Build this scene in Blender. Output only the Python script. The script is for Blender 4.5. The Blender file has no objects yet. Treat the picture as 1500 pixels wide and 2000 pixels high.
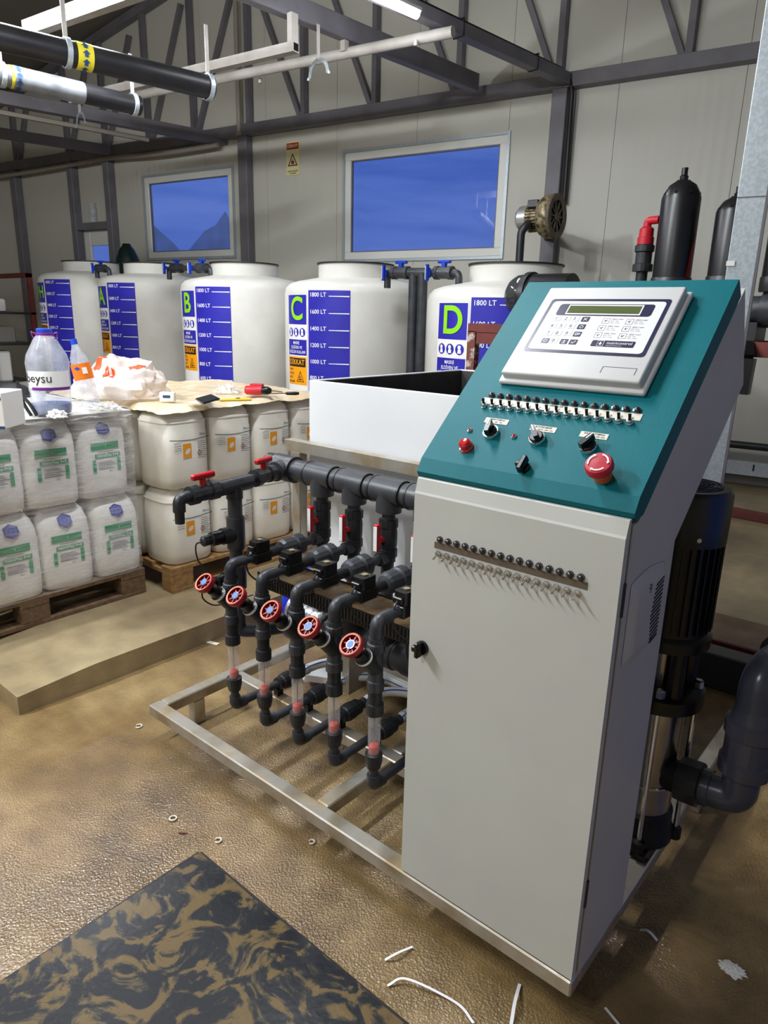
import bpy, bmesh, math, random
from mathutils import Vector, Matrix, noise as mnoise
random.seed(7)
S = bpy.context.scene
COL = S.collection
PI = math.pi

# ------------------------------------------------------------------ camera
CAMP = Vector((0.4469, -1.2364, 1.6043)); YAW, PIT, ROL, FPX = 0.6985, 0.2744, 0.0240, 1355.0
_f = Vector((-math.sin(YAW)*math.cos(PIT), math.cos(YAW)*math.cos(PIT), -math.sin(PIT)))
_r0 = Vector((math.cos(YAW), math.sin(YAW), 0)); _u0 = _r0.cross(_f)
_r = _r0*math.cos(ROL)+_u0*math.sin(ROL); _u = -_r0*math.sin(ROL)+_u0*math.cos(ROL)
cd = bpy.data.cameras.new('camera'); cd.sensor_fit = 'VERTICAL'; cd.sensor_height = 36; cd.sensor_width = 27
cd.lens = 36*FPX/2000; cd.clip_start = 0.05; cd.clip_end = 200
co = bpy.data.objects.new('camera', cd); COL.objects.link(co)
co.matrix_world = Matrix(((_r.x, _u.x, -_f.x, CAMP.x), (_r.y, _u.y, -_f.y, CAMP.y), (_r.z, _u.z, -_f.z, CAMP.z), (0, 0, 0, 1)))
S.camera = co

# ------------------------------------------------------------------ world, exposure
S.view_settings.view_transform = 'Standard'; S.view_settings.look = 'None'
S.view_settings.gamma = 1; S.view_settings.use_curve_mapping = False
S.view_settings.exposure = 0.22
try:
    S.cycles.use_denoising = True; S.cycles.max_bounces = 8; S.cycles.transparent_max_bounces = 16
    S.cycles.sample_clamp_indirect = 6; S.cycles.caustics_reflective = False; S.cycles.caustics_refractive = False
except Exception:
    pass
w = bpy.data.worlds.new('dusk_sky'); S.world = w; w.use_nodes = True
nt = w.node_tree; nt.nodes.clear()
wo = nt.nodes.new('ShaderNodeOutputWorld'); bg = nt.nodes.new('ShaderNodeBackground')
tc = nt.nodes.new('ShaderNodeTexCoord'); mp = nt.nodes.new('ShaderNodeMapping'); mp.inputs['Scale'].default_value = (1.5, 1.5, 12)
nz = nt.nodes.new('ShaderNodeTexNoise'); nz.inputs['Scale'].default_value = 2.2; nz.inputs['Detail'].default_value = 5
rp = nt.nodes.new('ShaderNodeValToRGB')
rp.color_ramp.elements[0].position = 0.30; rp.color_ramp.elements[0].color = (0.045, 0.105, 0.44, 1)
rp.color_ramp.elements[1].position = 0.72; rp.color_ramp.elements[1].color = (0.12, 0.20, 0.58, 1)
bg.inputs['Strength'].default_value = 1.0
nt.links.new(tc.outputs['Generated'], mp.inputs['Vector']); nt.links.new(mp.outputs['Vector'], nz.inputs['Vector'])
nt.links.new(nz.outputs['Fac'], rp.inputs['Fac']); nt.links.new(rp.outputs['Color'], bg.inputs['Color']); nt.links.new(bg.outputs[0], wo.inputs[0])

LAMP_POWER = {'over_tanks': 46, 'fill_skid': 230, 'near_left': 500, 'left_row': 160, 'fill_left': 50, 'fill_right': 170}   # watts per lamp; the mixer and two front lamps are added fill

# ------------------------------------------------------------------ geometry helpers
def ray(u, v):
    return CAMP, (_f+_r*((u-750)/FPX)-_u*((v-1000)/FPX))
def at(u, v, ax, val):                      # the point of a real plane (x, y or z = val) that a measured photo point falls on
    c, d = ray(u, v); i = 'xyz'.index(ax); t = (val-c[i])/d[i]; return c+d*t
def atp(u, v, p0, n):
    c, d = ray(u, v); p0 = Vector(p0); n = Vector(n); t = (p0-c).dot(n)/d.dot(n); return c+d*t
PSI = math.radians(8.5); WD = Vector((math.cos(PSI), math.sin(PSI), 0)); WN = Vector((-math.sin(PSI), math.cos(PSI), 0))
WM = Matrix(((WD.x, WN.x, 0, 0), (WD.y, WN.y, 0, 0), (0, 0, 1, 0), (0, 0, 0, 1)))   # (s along back wall, g towards it, z) -> world
GW = 6.2
def Wp(s, g, z): return WM @ Vector((s, g, z))
def wl(u, v, g=GW):                          # (s, z) on the wall plane g
    p = atp(u, v, WN*g, WN); return p.dot(WD), p.z
def wz(u, v, z):                             # (s, g) on a level z
    p = at(u, v, 'z', z); return p.dot(WD), p.dot(WN)

def frame_to(d):
    d = Vector(d).normalized(); a = Vector((0, 0, 1)) if abs(d.z) < 0.95 else Vector((1, 0, 0))
    x = a.cross(d).normalized(); y = d.cross(x); return x, y, d

def fillet(pts, rad, n=5):
    pts = [Vector(p) for p in pts]; out = [pts[0]]
    for i in range(1, len(pts)-1):
        a, b, c = pts[i-1], pts[i], pts[i+1]; d1 = (a-b); d2 = (c-b)
        r = min(rad, d1.length*.49, d2.length*.49); p = b+d1.normalized()*r; q = b+d2.normalized()*r
        for k in range(n+1):
            t = k/n; out.append(p*(1-t)**2+b*2*t*(1-t)+q*t*t)
    out.append(pts[-1]); return out

def smooth_path(pts, n=6):                   # Catmull-Rom
    P = [Vector(p) for p in pts]; P = [P[0]*2-P[1]]+P+[P[-1]*2-P[-2]]; out = []
    for i in range(1, len(P)-2):
        for k in range(n):
            t = k/n; a, b, c, d = P[i-1], P[i], P[i+1], P[i+2]
            out.append(.5*((2*b)+(c-a)*t+(2*a-5*b+4*c-d)*t*t+(3*b-a-3*c+d)*t**3))
    out.append(P[-2]); return out

class MB:
    def __init__(self, M=None): self.v = []; self.f = []; self.M = M
    def add(self, vs, fs):
        o = len(self.v)
        for p in vs:
            p = Vector(p); self.v.append(self.M @ p if self.M is not None else p)
        self.f += [tuple(i+o for i in f) for f in fs]; return self
    def box(self, x0, x1, y0, y1, z0, z1, b=0, M=None, seg=1):
        bm = bmesh.new(); bmesh.ops.create_cube(bm, size=1)
        for v in bm.verts: v.co = Vector((x0+(v.co.x+.5)*(x1-x0), y0+(v.co.y+.5)*(y1-y0), z0+(v.co.z+.5)*(z1-z0)))
        if b: bmesh.ops.bevel(bm, geom=bm.edges[:], offset=b, segments=seg, affect='EDGES', profile=.5)
        self.bm(bm, M); return self
    def bm(self, bm, M=None):
        bm.verts.index_update()
        self.add([(M @ v.co) if M is not None else v.co for v in bm.verts], [[v.index for v in f.verts] for f in bm.faces]); bm.free(); return self
    def bar(self, p0, p1, wx, wy, up=None, b=0):          # rectangular bar between two points
        p0, p1 = Vector(p0), Vector(p1); d = (p1-p0); L = d.length; d.normalize()
        u = Vector(up) if up else (Vector((0, 0, 1)) if abs(d.z) < .95 else Vector((1, 0, 0)))
        x = u.cross(d).normalized(); y = d.cross(x)
        M = Matrix(((x.x, y.x, d.x, p0.x), (x.y, y.y, d.y, p0.y), (x.z, y.z, d.z, p0.z), (0, 0, 0, 1)))
        return self.box(-wx/2, wx/2, -wy/2, wy/2, 0, L, b, M)
    def cyl(self, p0, p1, r0, r1=None, seg=16, caps=True):
        p0, p1 = Vector(p0), Vector(p1); r1 = r0 if r1 is None else r1; x, y, d = frame_to(p1-p0)
        vs = []
        for p, r in ((p0, r0), (p1, r1)):
            vs += [p+(x*math.cos(2*PI*k/seg)+y*math.sin(2*PI*k/seg))*r for k in range(seg)]
        fs = [(k, (k+1) % seg, seg+(k+1) % seg, seg+k) for k in range(seg)]
        if caps: fs += [tuple(range(seg-1, -1, -1)), tuple(range(seg, 2*seg))]
        return self.add(vs, fs)
    def lathe(self, prof, o=(0, 0, 0), ax=(0, 0, 1), seg=24, a0=0, a1=2*PI, caps=True):
        o = Vector(o); x, y, d = frame_to(ax)
        if Vector(ax).normalized().z > .99: x, y, d = Vector((1, 0, 0)), Vector((0, 1, 0)), Vector((0, 0, 1))
        full = abs(a1-a0-2*PI) < 1e-6; n = seg if full else seg+1; vs = []
        for r, h in prof:
            vs += [o+d*h+(x*math.cos(a0+(a1-a0)*k/seg)+y*math.sin(a0+(a1-a0)*k/seg))*max(r, 1e-5) for k in range(n)]
        fs = []
        for j in range(len(prof)-1):
            for k in range(n if full else n-1):
                k2 = (k+1) % n; fs.append((j*n+k, j*n+k2, (j+1)*n+k2, (j+1)*n+k))
        if caps and full:
            fs += [tuple(range(n-1, -1, -1)), tuple(range((len(prof)-1)*n, len(prof)*n))]
        return self.add(vs, fs)
    def tube(self, path, r, seg=12, caps=True, radii=None, flat=None):
        P = [Vector(p) for p in path]; n = len(P); T = []
        for i in range(n):
            T.append((P[min(i+1, n-1)]-P[max(i-1, 0)]).normalized())
        x, y, _ = frame_to(T[0]); vs = []
        for i in range(n):
            if i:
                x = (x-T[i]*x.dot(T[i])); x = x.normalized() if x.length > 1e-6 else frame_to(T[i])[0]
                y = T[i].cross(x)
            rr = radii[i] if radii else r
            vs += [P[i]+(x*math.cos(2*PI*k/seg)+y*math.sin(2*PI*k/seg))*rr for k in range(seg)]
        fs = [(i*seg+k, i*seg+(k+1) % seg, (i+1)*seg+(k+1) % seg, (i+1)*seg+k) for i in range(n-1) for k in range(seg)]
        if caps: fs += [tuple(range(seg-1, -1, -1)), tuple(range((n-1)*seg, n*seg))]
        return self.add(vs, fs)
    def torus(self, c, ax, R, r, seg=28, rs=8, a0=0, a1=2*PI):
        c = Vector(c); x, y, d = frame_to(ax); full = abs(a1-a0-2*PI) < 1e-6
        path = [c+(x*math.cos(a0+(a1-a0)*k/seg)+y*math.sin(a0+(a1-a0)*k/seg))*R for k in range(seg+(0 if full else 1))]
        if not full: return self.tube(path, r, rs)
        vs = []
        for k, p in enumerate(path):
            e = (p-c).normalized(); vs += [p+(e*math.cos(2*PI*j/rs)+d*math.sin(2*PI*j/rs))*r for j in range(rs)]
        n = len(path)
        return self.add(vs, [(k*rs+j, ((k+1) % n)*rs+j, ((k+1) % n)*rs+(j+1) % rs, k*rs+(j+1) % rs) for k in range(n) for j in range(rs)])
    def prism(self, poly, h, M=None, h0=0):               # polygon in XY, extruded h0..h along Z, then M
        n = len(poly); vs = [Vector((p[0], p[1], h0)) for p in poly]+[Vector((p[0], p[1], h)) for p in poly]
        if M is not None: vs = [M @ v for v in vs]
        return self.add(vs, [tuple(range(n-1, -1, -1)), tuple(range(n, 2*n))]+[(k, (k+1) % n, n+(k+1) % n, n+k) for k in range(n)])
    def sphere(self, c, r, seg=16, rings=10, sc=(1, 1, 1)):
        c = Vector(c); vs = [c+Vector((0, 0, -r*sc[2]))]
        for j in range(1, rings):
            a = -PI/2+PI*j/rings
            vs += [c+Vector((math.cos(a)*math.cos(2*PI*k/seg)*r*sc[0], math.cos(a)*math.sin(2*PI*k/seg)*r*sc[1], math.sin(a)*r*sc[2])) for k in range(seg)]
        vs.append(c+Vector((0, 0, r*sc[2]))); L = len(vs)-1
        fs = [(0, 1+(k+1) % seg, 1+k) for k in range(seg)]
        for j in range(rings-2): fs += [(1+j*seg+k, 1+j*seg+(k+1) % seg, 1+(j+1)*seg+(k+1) % seg, 1+(j+1)*seg+k) for k in range(seg)]
        b = 1+(rings-2)*seg; fs += [(L, b+k, b+(k+1) % seg) for k in range(seg)]
        return self.add(vs, fs)
    def grid(self, fn, nu, nv):
        vs = [fn(i/nu, j/nv) for j in range(nv+1) for i in range(nu+1)]; W = nu+1
        return self.add(vs, [(j*W+i, j*W+i+1, (j+1)*W+i+1, (j+1)*W+i) for j in range(nv) for i in range(nu)])
    def text(self, s, size, M, align='CENTER', bold=0.0, sx=1.0):
        vs, fs = text_geo(s, align, bold); return self.add([M @ Vector((x*size*sx, y*size, 0)) for x, y in vs], fs)
    def build(self, name, m, parent=None, sm=True, angle=35):
        off = Vector(parent['_o']) if parent is not None and '_o' in parent else Vector((0, 0, 0))
        me = bpy.data.meshes.new(name); me.from_pydata([tuple(v-off) for v in self.v], [], self.f)
        me.validate(); me.update()
        bm = bmesh.new(); bm.from_mesh(me); bmesh.ops.recalc_face_normals(bm, faces=bm.faces[:]); bm.to_mesh(me); bm.free()
        if sm:
            for p in me.polygons: p.use_smooth = True
            me.set_sharp_from_angle(angle=math.radians(angle))
        me.materials.append(MAT[m] if isinstance(m, str) else m)
        o = bpy.data.objects.new(name, me); COL.objects.link(o)
        if parent is not None:
            o.parent = parent; o['_o'] = tuple(off)
        return o

_TX = {}
def text_geo(s, align, bold):
    k = (s, align, bold)
    if k not in _TX:
        cu = bpy.data.curves.new('t', 'FONT'); cu.body = s; cu.align_x = align; cu.align_y = 'CENTER'; cu.offset = bold; cu.resolution_u = 2 if len(s) > 3 else 6
        ob = bpy.data.objects.new('t', cu); me = ob.to_mesh()
        _TX[k] = ([(v.co.x, v.co.y) for v in me.vertices], [tuple(p.vertices) for p in me.polygons])
        ob.to_mesh_clear(); bpy.data.objects.remove(ob); bpy.data.curves.remove(cu)
    return _TX[k]

def tag(o, label=None, cat=None, group=None, kind=None):
    if label: o['label'] = label
    if cat: o['category'] = cat
    if group: o['group'] = group
    if kind: o['kind'] = kind
    return o
def thing(name, label, cat, loc=(0, 0, 0), group=None, kind=None):
    o = bpy.data.objects.new(name, None); COL.objects.link(o); o.location = loc; o['_o'] = tuple(loc); o.empty_display_size = .05
    return tag(o, label, cat, group, kind)
def dup(root, loc, label, rotz=0, group=None, scale=None):
    r = root.copy(); COL.objects.link(r); r.location = loc; r.rotation_euler = (0, 0, rotz); r['label'] = label
    if scale: r.scale = scale
    if group: r['group'] = group
    for ch in list(root.children):
        c = ch.copy(); COL.objects.link(c); c.parent = r
        for g in list(ch.children):
            e = g.copy(); COL.objects.link(e); e.parent = c
    return r
def share(obj, name, loc, parent, rot=None):             # another piece with the same mesh, placed in the parent's space
    o = bpy.data.objects.new(name, obj.data); COL.objects.link(o); o.parent = parent; o.location = loc
    if rot is not None: o.rotation_euler = rot
    return o
def ROT(x, y, z, o=(0, 0, 0)):                            # matrix from three axes
    return Matrix(((x[0], y[0], z[0], o[0]), (x[1], y[1], z[1], o[1]), (x[2], y[2], z[2], o[2]), (0, 0, 0, 1)))

# ------------------------------------------------------------------ materials
MAT = {}
def lin(c):
    return tuple((x/255/12.92 if x/255 <= .04045 else ((x/255+.055)/1.055)**2.4) for x in c)+(1,)
def mat(name, col, rough=.5, metal=0, col2=None, scale=8, detail=4, lo=.35, hi=.65, bump=0, bscale=40, spec=.5, rough2=None,
        stretch=None, alpha=None, emit=None, estr=0, trans=0, coat=0, ior=1.45, distort=0, spk=None):
    m = bpy.data.materials.new(name); m.use_nodes = True; n = m.node_tree.nodes; L = m.node_tree.links
    b = n['Principled BSDF']; b.inputs['Base Color'].default_value = lin(col); b.inputs['Roughness'].default_value = rough
    b.inputs['Metallic'].default_value = metal; b.inputs['Specular IOR Level'].default_value = spec; b.inputs['IOR'].default_value = ior
    if coat: b.inputs['Coat Weight'].default_value = coat; b.inputs['Coat Roughness'].default_value = .1
    if trans: b.inputs['Transmission Weight'].default_value = trans
    if emit: b.inputs['Emission Color'].default_value = lin(emit); b.inputs['Emission Strength'].default_value = estr
    tcn = n.new('ShaderNodeTexCoord'); src = tcn.outputs['Object']
    if stretch:
        mpn = n.new('ShaderNodeMapping'); mpn.inputs['Scale'].default_value = stretch; L.new(src, mpn.inputs['Vector']); src = mpn.outputs['Vector']
    if col2 is not None or rough2 is not None:
        t = n.new('ShaderNodeTexNoise'); t.inputs['Scale'].default_value = scale; t.inputs['Detail'].default_value = detail; t.inputs['Distortion'].default_value = distort
        L.new(src, t.inputs['Vector'])
        r = n.new('ShaderNodeMapRange'); r.inputs['From Min'].default_value = lo; r.inputs['From Max'].default_value = hi; L.new(t.outputs['Fac'], r.inputs['Value'])
        if col2 is not None:
            x = n.new('ShaderNodeMix'); x.data_type = 'RGBA'; x.inputs['A'].default_value = lin(col); x.inputs['B'].default_value = lin(col2)
            L.new(r.outputs['Result'], x.inputs['Factor']); L.new(x.outputs['Result'], b.inputs['Base Color'])
        if rough2 is not None:
            y = n.new('ShaderNodeMapRange'); y.inputs['To Min'].default_value = rough; y.inputs['To Max'].default_value = rough2
            L.new(r.outputs['Result'], y.inputs['Value']); L.new(y.outputs['Result'], b.inputs['Roughness'])
    if bump:
        t2 = n.new('ShaderNodeTexNoise'); t2.inputs['Scale'].default_value = bscale; t2.inputs['Detail'].default_value = 3; L.new(src, t2.inputs['Vector'])
        bp = n.new('ShaderNodeBump'); bp.inputs['Strength'].default_value = bump; bp.inputs['Distance'].default_value = .01
        L.new(t2.outputs['Fac'], bp.inputs['Height']); L.new(bp.outputs['Normal'], b.inputs['Normal'])
    if alpha is not None: b.inputs['Alpha'].default_value = alpha
    MAT[name] = m; return m
def film(name, col, a0, a1, scale, stretch=(1, 1, 1), rough=.2):     # clear plastic film or pane: transparent with glossy, streaky cover
    m = bpy.data.materials.new(name); m.use_nodes = True; n = m.node_tree.nodes; L = m.node_tree.links
    b = n['Principled BSDF']; b.inputs['Base Color'].default_value = lin(col); b.inputs['Roughness'].default_value = rough
    tcn = n.new('ShaderNodeTexCoord'); mpn = n.new('ShaderNodeMapping'); mpn.inputs['Scale'].default_value = stretch
    t = n.new('ShaderNodeTexNoise'); t.inputs['Scale'].default_value = scale; t.inputs['Detail'].default_value = 5
    r = n.new('ShaderNodeMapRange'); r.inputs['From Min'].default_value = .35; r.inputs['From Max'].default_value = .7; r.inputs['To Min'].default_value = a0; r.inputs['To Max'].default_value = a1
    L.new(tcn.outputs['Object'], mpn.inputs['Vector']); L.new(mpn.outputs['Vector'], t.inputs['Vector']); L.new(t.outputs['Fac'], r.inputs['Value']); L.new(r.outputs['Result'], b.inputs['Alpha'])
    MAT[name] = m; return m

mat('pvc', (47, 49, 54), .38, col2=(62, 64, 68), scale=14, bump=.05, bscale=60)
mat('pvc_black', (30, 31, 34), .4, col2=(42, 43, 46), scale=20)
mat('pvc_gloss', (66, 68, 79), .24, col2=(58, 60, 70), scale=6)
mat('black_plastic', (14, 14, 15), .32)
mat('rubber', (10, 10, 11), .55)
mat('stainless', (190, 186, 176), .32, metal=.65, col2=(160, 142, 112), scale=7, lo=.42, hi=.66, rough2=.55, bump=.04, bscale=30)
mat('stainless_clean', (186, 184, 180), .22, metal=1, col2=(160, 156, 150), scale=9)
mat('chrome', (220, 220, 222), .12, metal=1)
mat('galvanized', (176, 186, 192), .42, metal=.45, col2=(192, 202, 208), scale=90, detail=2, lo=.4, hi=.6, rough2=.45, bump=.03, bscale=120)
mat('cabinet_grey', (196, 197, 190), .42, col2=(190, 190, 184), scale=3, bump=.015, bscale=300)
mat('cabinet_side', (150, 150, 154), .45, col2=(144, 144, 149), scale=3)
mat('teal', (0, 104, 112), .5, col2=(0, 99, 108), scale=5, spec=.22, bump=.12, bscale=420)
mat('abs_white', (204, 204, 203), .45)
mat('overlay_white', (220, 220, 219), .45)
mat('navy', (33, 32, 66), .3)
mat('lcd', (92, 102, 58), .18, col2=(80, 92, 54), scale=4)
mat('print_grey', (70, 74, 94), .6)
mat('print_black', (22, 22, 24), .6)
mat('print_white', (240, 240, 240), .5)
mat('label_strip', (214, 208, 192), .5)
mat('label_brown', (104, 92, 78), .55, col2=(92, 80, 66), scale=30)
mat('led_dark', (44, 40, 50), .12, coat=1)
mat('led_red', (190, 10, 22), .12, coat=1)
mat('estop_red', (176, 30, 48), .4)
mat('estop_orange', (222, 110, 64), .45)
mat('handle_red', (176, 16, 24), .35)
mat('wheel_red', (150, 14, 24), .42)
mat('wheel_face', (120, 10, 18), .35)
mat('wheel_blue', (74, 118, 196), .45)
mat('float_red', (206, 60, 40), .4)
mat('silver_tape', (170, 172, 174), .3, metal=.55, col2=(90, 90, 92), scale=30, lo=.45, hi=.6, bump=.5, bscale=40)
mat('hose_white', (214, 214, 208), .35)
mat('hose_blue', (52, 82, 168), .35)
mat('tank_white', (216, 215, 208), .42, col2=(204, 202, 194), scale=3, bump=.04, bscale=14)
mat('tank_rim', (30, 30, 30), .5)
mat('mixer_white', (232, 234, 235), .32, col2=(224, 226, 228), scale=2)
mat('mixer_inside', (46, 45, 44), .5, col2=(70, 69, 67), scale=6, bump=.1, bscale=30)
mat('label_blue', (40, 38, 160), .4, col2=(46, 44, 170), scale=6)
mat('label_white', (236, 236, 232), .45)
mat('label_orange', (248, 164, 16), .45)
mat('lime', (140, 216, 24), .45)
mat('valve_blue', (24, 60, 176), .35)
mat('jug_white', (232, 230, 224), .42, col2=(222, 219, 212), scale=6)
mat('jug_cream', (226, 222, 210), .45, col2=(212, 206, 190), scale=5, bump=.06, bscale=18)
mat('green_print', (34, 150, 92), .45, col2=(60, 164, 112), scale=18)
mat('hex_blue', (58, 66, 146), .4)
mat('hex_light', (104, 114, 190), .4)
mat('orange_print', (226, 150, 30), .5)
mat('coral_print', (224, 150, 110), .5)
mat('teal_print', (50, 80, 92), .5)
mat('pallet_wood', (164, 128, 80), .75, col2=(132, 98, 58), scale=6, stretch=(1, 6, 6), bump=.2, bscale=30)
mat('pallet_old', (120, 96, 70), .8, col2=(92, 72, 52), scale=6, stretch=(1, 6, 6), bump=.25, bscale=30)
mat('cover_tan', (214, 190, 150), .4, col2=(232, 218, 190), scale=9, lo=.4, hi=.65, bump=.5, bscale=22)
mat('steel_grey', (116, 114, 119), .5, col2=(104, 101, 106), scale=4, bump=.03, bscale=40)
mat('steel_pale', (182, 178, 172), .5, col2=(164, 158, 150), scale=5)
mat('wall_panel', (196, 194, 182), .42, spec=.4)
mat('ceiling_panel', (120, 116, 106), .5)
mat('pvc_frame', (226, 226, 218), .35)
mat('rust_red', (112, 48, 40), .6, col2=(92, 42, 36), scale=8)
mat('rust_flaky', (110, 58, 46), .7, col2=(178, 168, 158), scale=26, lo=.5, hi=.62)
mat('filter_black', (19, 19, 21), .34, col2=(25, 25, 27), scale=4)
mat('air_red', (178, 24, 40), .4)
mat('bronze_dirty', (158, 144, 112), .45, metal=.4, col2=(76, 64, 44), scale=24, lo=.42, hi=.6, bump=.3, bscale=50)
mat('motor_silver', (196, 196, 192), .3, metal=.7)
mat('grime', (112, 100, 80), .6, col2=(78, 68, 52), scale=18)
mat('sign_cream', (222, 214, 160), .5)
mat('sign_red', (150, 34, 30), .5)
mat('cable', (26, 25, 25), .5)
mat('conduit_beige', (150, 142, 130), .55)
mat('pipe_grey', (26, 26, 29), .4, col2=(36, 36, 38), scale=6)
mat('pipe_silver', (150, 154, 160), .35, metal=.3, col2=(104, 108, 112), scale=5)
mat('band_yellow', (222, 208, 50), .5)
mat('band_blue', (36, 70, 120), .5)
mat('lamp_glow', (255, 255, 255), .5, emit=(244, 248, 255), estr=14)
mat('lamp_body', (200, 200, 198), .45)
mat('orange_label', (238, 120, 24), .4)
mat('bag_orange', (236, 88, 40), .45)
mat('purple', (110, 40, 130), .4)
mat('cap_blue', (30, 70, 190), .4)
mat('liquid_blue', (70, 96, 160), .2)
mat('paper', (232, 230, 224), .7)
mat('stripe_blue', (40, 74, 116), .6)
mat('phone', (8, 8, 10), .3)
mat('cutter_yellow', (236, 190, 30), .4)
mat('drill_red', (196, 40, 50), .4)
mat('dark_steel', (60, 60, 62), .4, metal=.6)
mat('green_dark', (18, 42, 36), .4)
mat('drum_blue', (20, 44, 190), .35)
mat('wood_dusty', (150, 128, 104), .7, col2=(126, 104, 82), scale=7)
mat('tray_brown', (70, 56, 40), .25, col2=(110, 90, 60), scale=8, lo=.5, hi=.7)
mat('mixed_box', (120, 116, 108), .7)
mat('bin_blue', (52, 74, 112), .6)
def pane_glass():
    m = bpy.data.materials.new('glass'); m.use_nodes = True; n = m.node_tree.nodes; L = m.node_tree.links; n.remove(n['Principled BSDF'])
    tr = n.new('ShaderNodeBsdfTransparent'); tr.inputs['Color'].default_value = (.93, .95, .97, 1); gl = n.new('ShaderNodeBsdfGlossy'); gl.inputs['Roughness'].default_value = .02
    mx = n.new('ShaderNodeMixShader'); mx.inputs[0].default_value = .06
    L.new(tr.outputs[0], mx.inputs[1]); L.new(gl.outputs[0], mx.inputs[2]); L.new(mx.outputs[0], n['Material Output'].inputs['Surface']); MAT['glass'] = m
pane_glass()
film('glass_dirty', (120, 135, 170), .30, .42, 6, rough=.1)
film('clear_tube', (232, 230, 234), .17, .28, 20, rough=.04)
film('clear_bottle', (214, 218, 226), .26, .5, 16, rough=.06)
film('stretch_film', (236, 236, 240), .05, .40, 5, (1, 1.2, 14), rough=.22)
film('bag_film', (240, 228, 220), .62, .9, 7, rough=.25)
film('crumple_film', (240, 240, 236), .25, .75, 22, rough=.12)
film('dome_film', (44, 45, 47), .72, .86, 9, rough=.1)

def floor_mat(name, c0, c1, c2, wet, bump, spk):
    m = bpy.data.materials.new(name); m.use_nodes = True; n = m.node_tree.nodes; L = m.node_tree.links; b = n['Principled BSDF']
    tcn = n.new('ShaderNodeTexCoord'); src = tcn.outputs['Object']
    t1 = n.new('ShaderNodeTexNoise'); t1.inputs['Scale'].default_value = 1.1; t1.inputs['Detail'].default_value = 7; t1.inputs['Roughness'].default_value = .6; L.new(src, t1.inputs['Vector'])
    cr = n.new('ShaderNodeValToRGB'); e = cr.color_ramp.elements; e[0].position = .34; e[0].color = lin(c0); e[1].position = .66; e[1].color = lin(c2)
    k = cr.color_ramp.elements.new(.5); k.color = lin(c1); L.new(t1.outputs['Fac'], cr.inputs['Fac'])
    t2 = n.new('ShaderNodeTexNoise'); t2.inputs['Scale'].default_value = 9; t2.inputs['Detail'].default_value = 6; L.new(src, t2.inputs['Vector'])
    mx = n.new('ShaderNodeMix'); mx.data_type = 'RGBA'; mx.blend_type = 'MULTIPLY'; mx.inputs['Factor'].default_value = .55
    rg = n.new('ShaderNodeMapRange'); rg.inputs['From Min'].default_value = .3; rg.inputs['From Max'].default_value = .7; rg.inputs['To Min'].default_value = .62; rg.inputs['To Max'].default_value = 1.2
    L.new(t2.outputs['Fac'], rg.inputs['Value']); L.new(cr.outputs['Color'], mx.inputs['A']); L.new(rg.outputs['Result'], mx.inputs['B']); L.new(mx.outputs['Result'], b.inputs['Base Color'])
    t3 = n.new('ShaderNodeTexNoise'); t3.inputs['Scale'].default_value = .8; t3.inputs['Detail'].default_value = 4; L.new(src, t3.inputs['Vector'])
    rr = n.new('ShaderNodeMapRange'); rr.inputs['From Min'].default_value = .42; rr.inputs['From Max'].default_value = .6; rr.inputs['To Min'].default_value = wet[0]; rr.inputs['To Max'].default_value = wet[1]
    L.new(t3.outputs['Fac'], rr.inputs['Value']); L.new(rr.outputs['Result'], b.inputs['Roughness'])
    t4 = n.new('ShaderNodeTexNoise'); t4.inputs['Scale'].default_value = 150; t4.inputs['Detail'].default_value = 4; L.new(src, t4.inputs['Vector'])
    t5 = n.new('ShaderNodeTexVoronoi'); t5.inputs['Scale'].default_value = spk; L.new(src, t5.inputs['Vector'])
    ad = n.new('ShaderNodeMath'); ad.operation = 'ADD'; L.new(t4.outputs['Fac'], ad.inputs[0]); L.new(t5.outputs['Distance'], ad.inputs[1])
    bp = n.new('ShaderNodeBump'); bp.inputs['Strength'].default_value = bump; bp.inputs['Distance'].default_value = .006; L.new(ad.outputs[0], bp.inputs['Height']); L.new(bp.outputs['Normal'], b.inputs['Normal'])
    b.inputs['Specular IOR Level'].default_value = .9
    MAT[name] = m
floor_mat('wet_floor', (92, 72, 44), (130, 106, 68), (162, 138, 96), (.05, .34), .45, 150)
floor_mat('dry_floor', (126, 108, 78), (148, 130, 96), (166, 148, 112), (.4, .65), .2, 150)

def marble_mat():
    m = bpy.data.materials.new('muddy_mat'); m.use_nodes = True; n = m.node_tree.nodes; L = m.node_tree.links; b = n['Principled BSDF']
    tcn = n.new('ShaderNodeTexCoord'); t = n.new('ShaderNodeTexNoise'); t.inputs['Scale'].default_value = 7.5; t.inputs['Detail'].default_value = 7; t.inputs['Roughness'].default_value = .58; t.inputs['Distortion'].default_value = 2.4; L.new(tcn.outputs['Object'], t.inputs['Vector'])
    cr = n.new('ShaderNodeValToRGB'); e = cr.color_ramp.elements; e[0].position = .49; e[0].color = lin((26, 28, 33)); e[1].position = .57; e[1].color = lin((100, 82, 50))
    k = e.new(.53); k.color = lin((62, 56, 44))
    L.new(t.outputs['Fac'], cr.inputs['Fac']); L.new(cr.outputs['Color'], b.inputs['Base Color']); b.inputs['Roughness'].default_value = .3; b.inputs['Specular IOR Level'].default_value = .28
    t2 = n.new('ShaderNodeTexNoise'); t2.inputs['Scale'].default_value = 60; L.new(tcn.outputs['Object'], t2.inputs['Vector'])
    bp = n.new('ShaderNodeBump'); bp.inputs['Strength'].default_value = .09; bp.inputs['Distance'].default_value = .008; L.new(t2.outputs['Fac'], bp.inputs['Height']); L.new(bp.outputs['Normal'], b.inputs['Normal'])
    MAT['muddy_mat'] = m
marble_mat()
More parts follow.
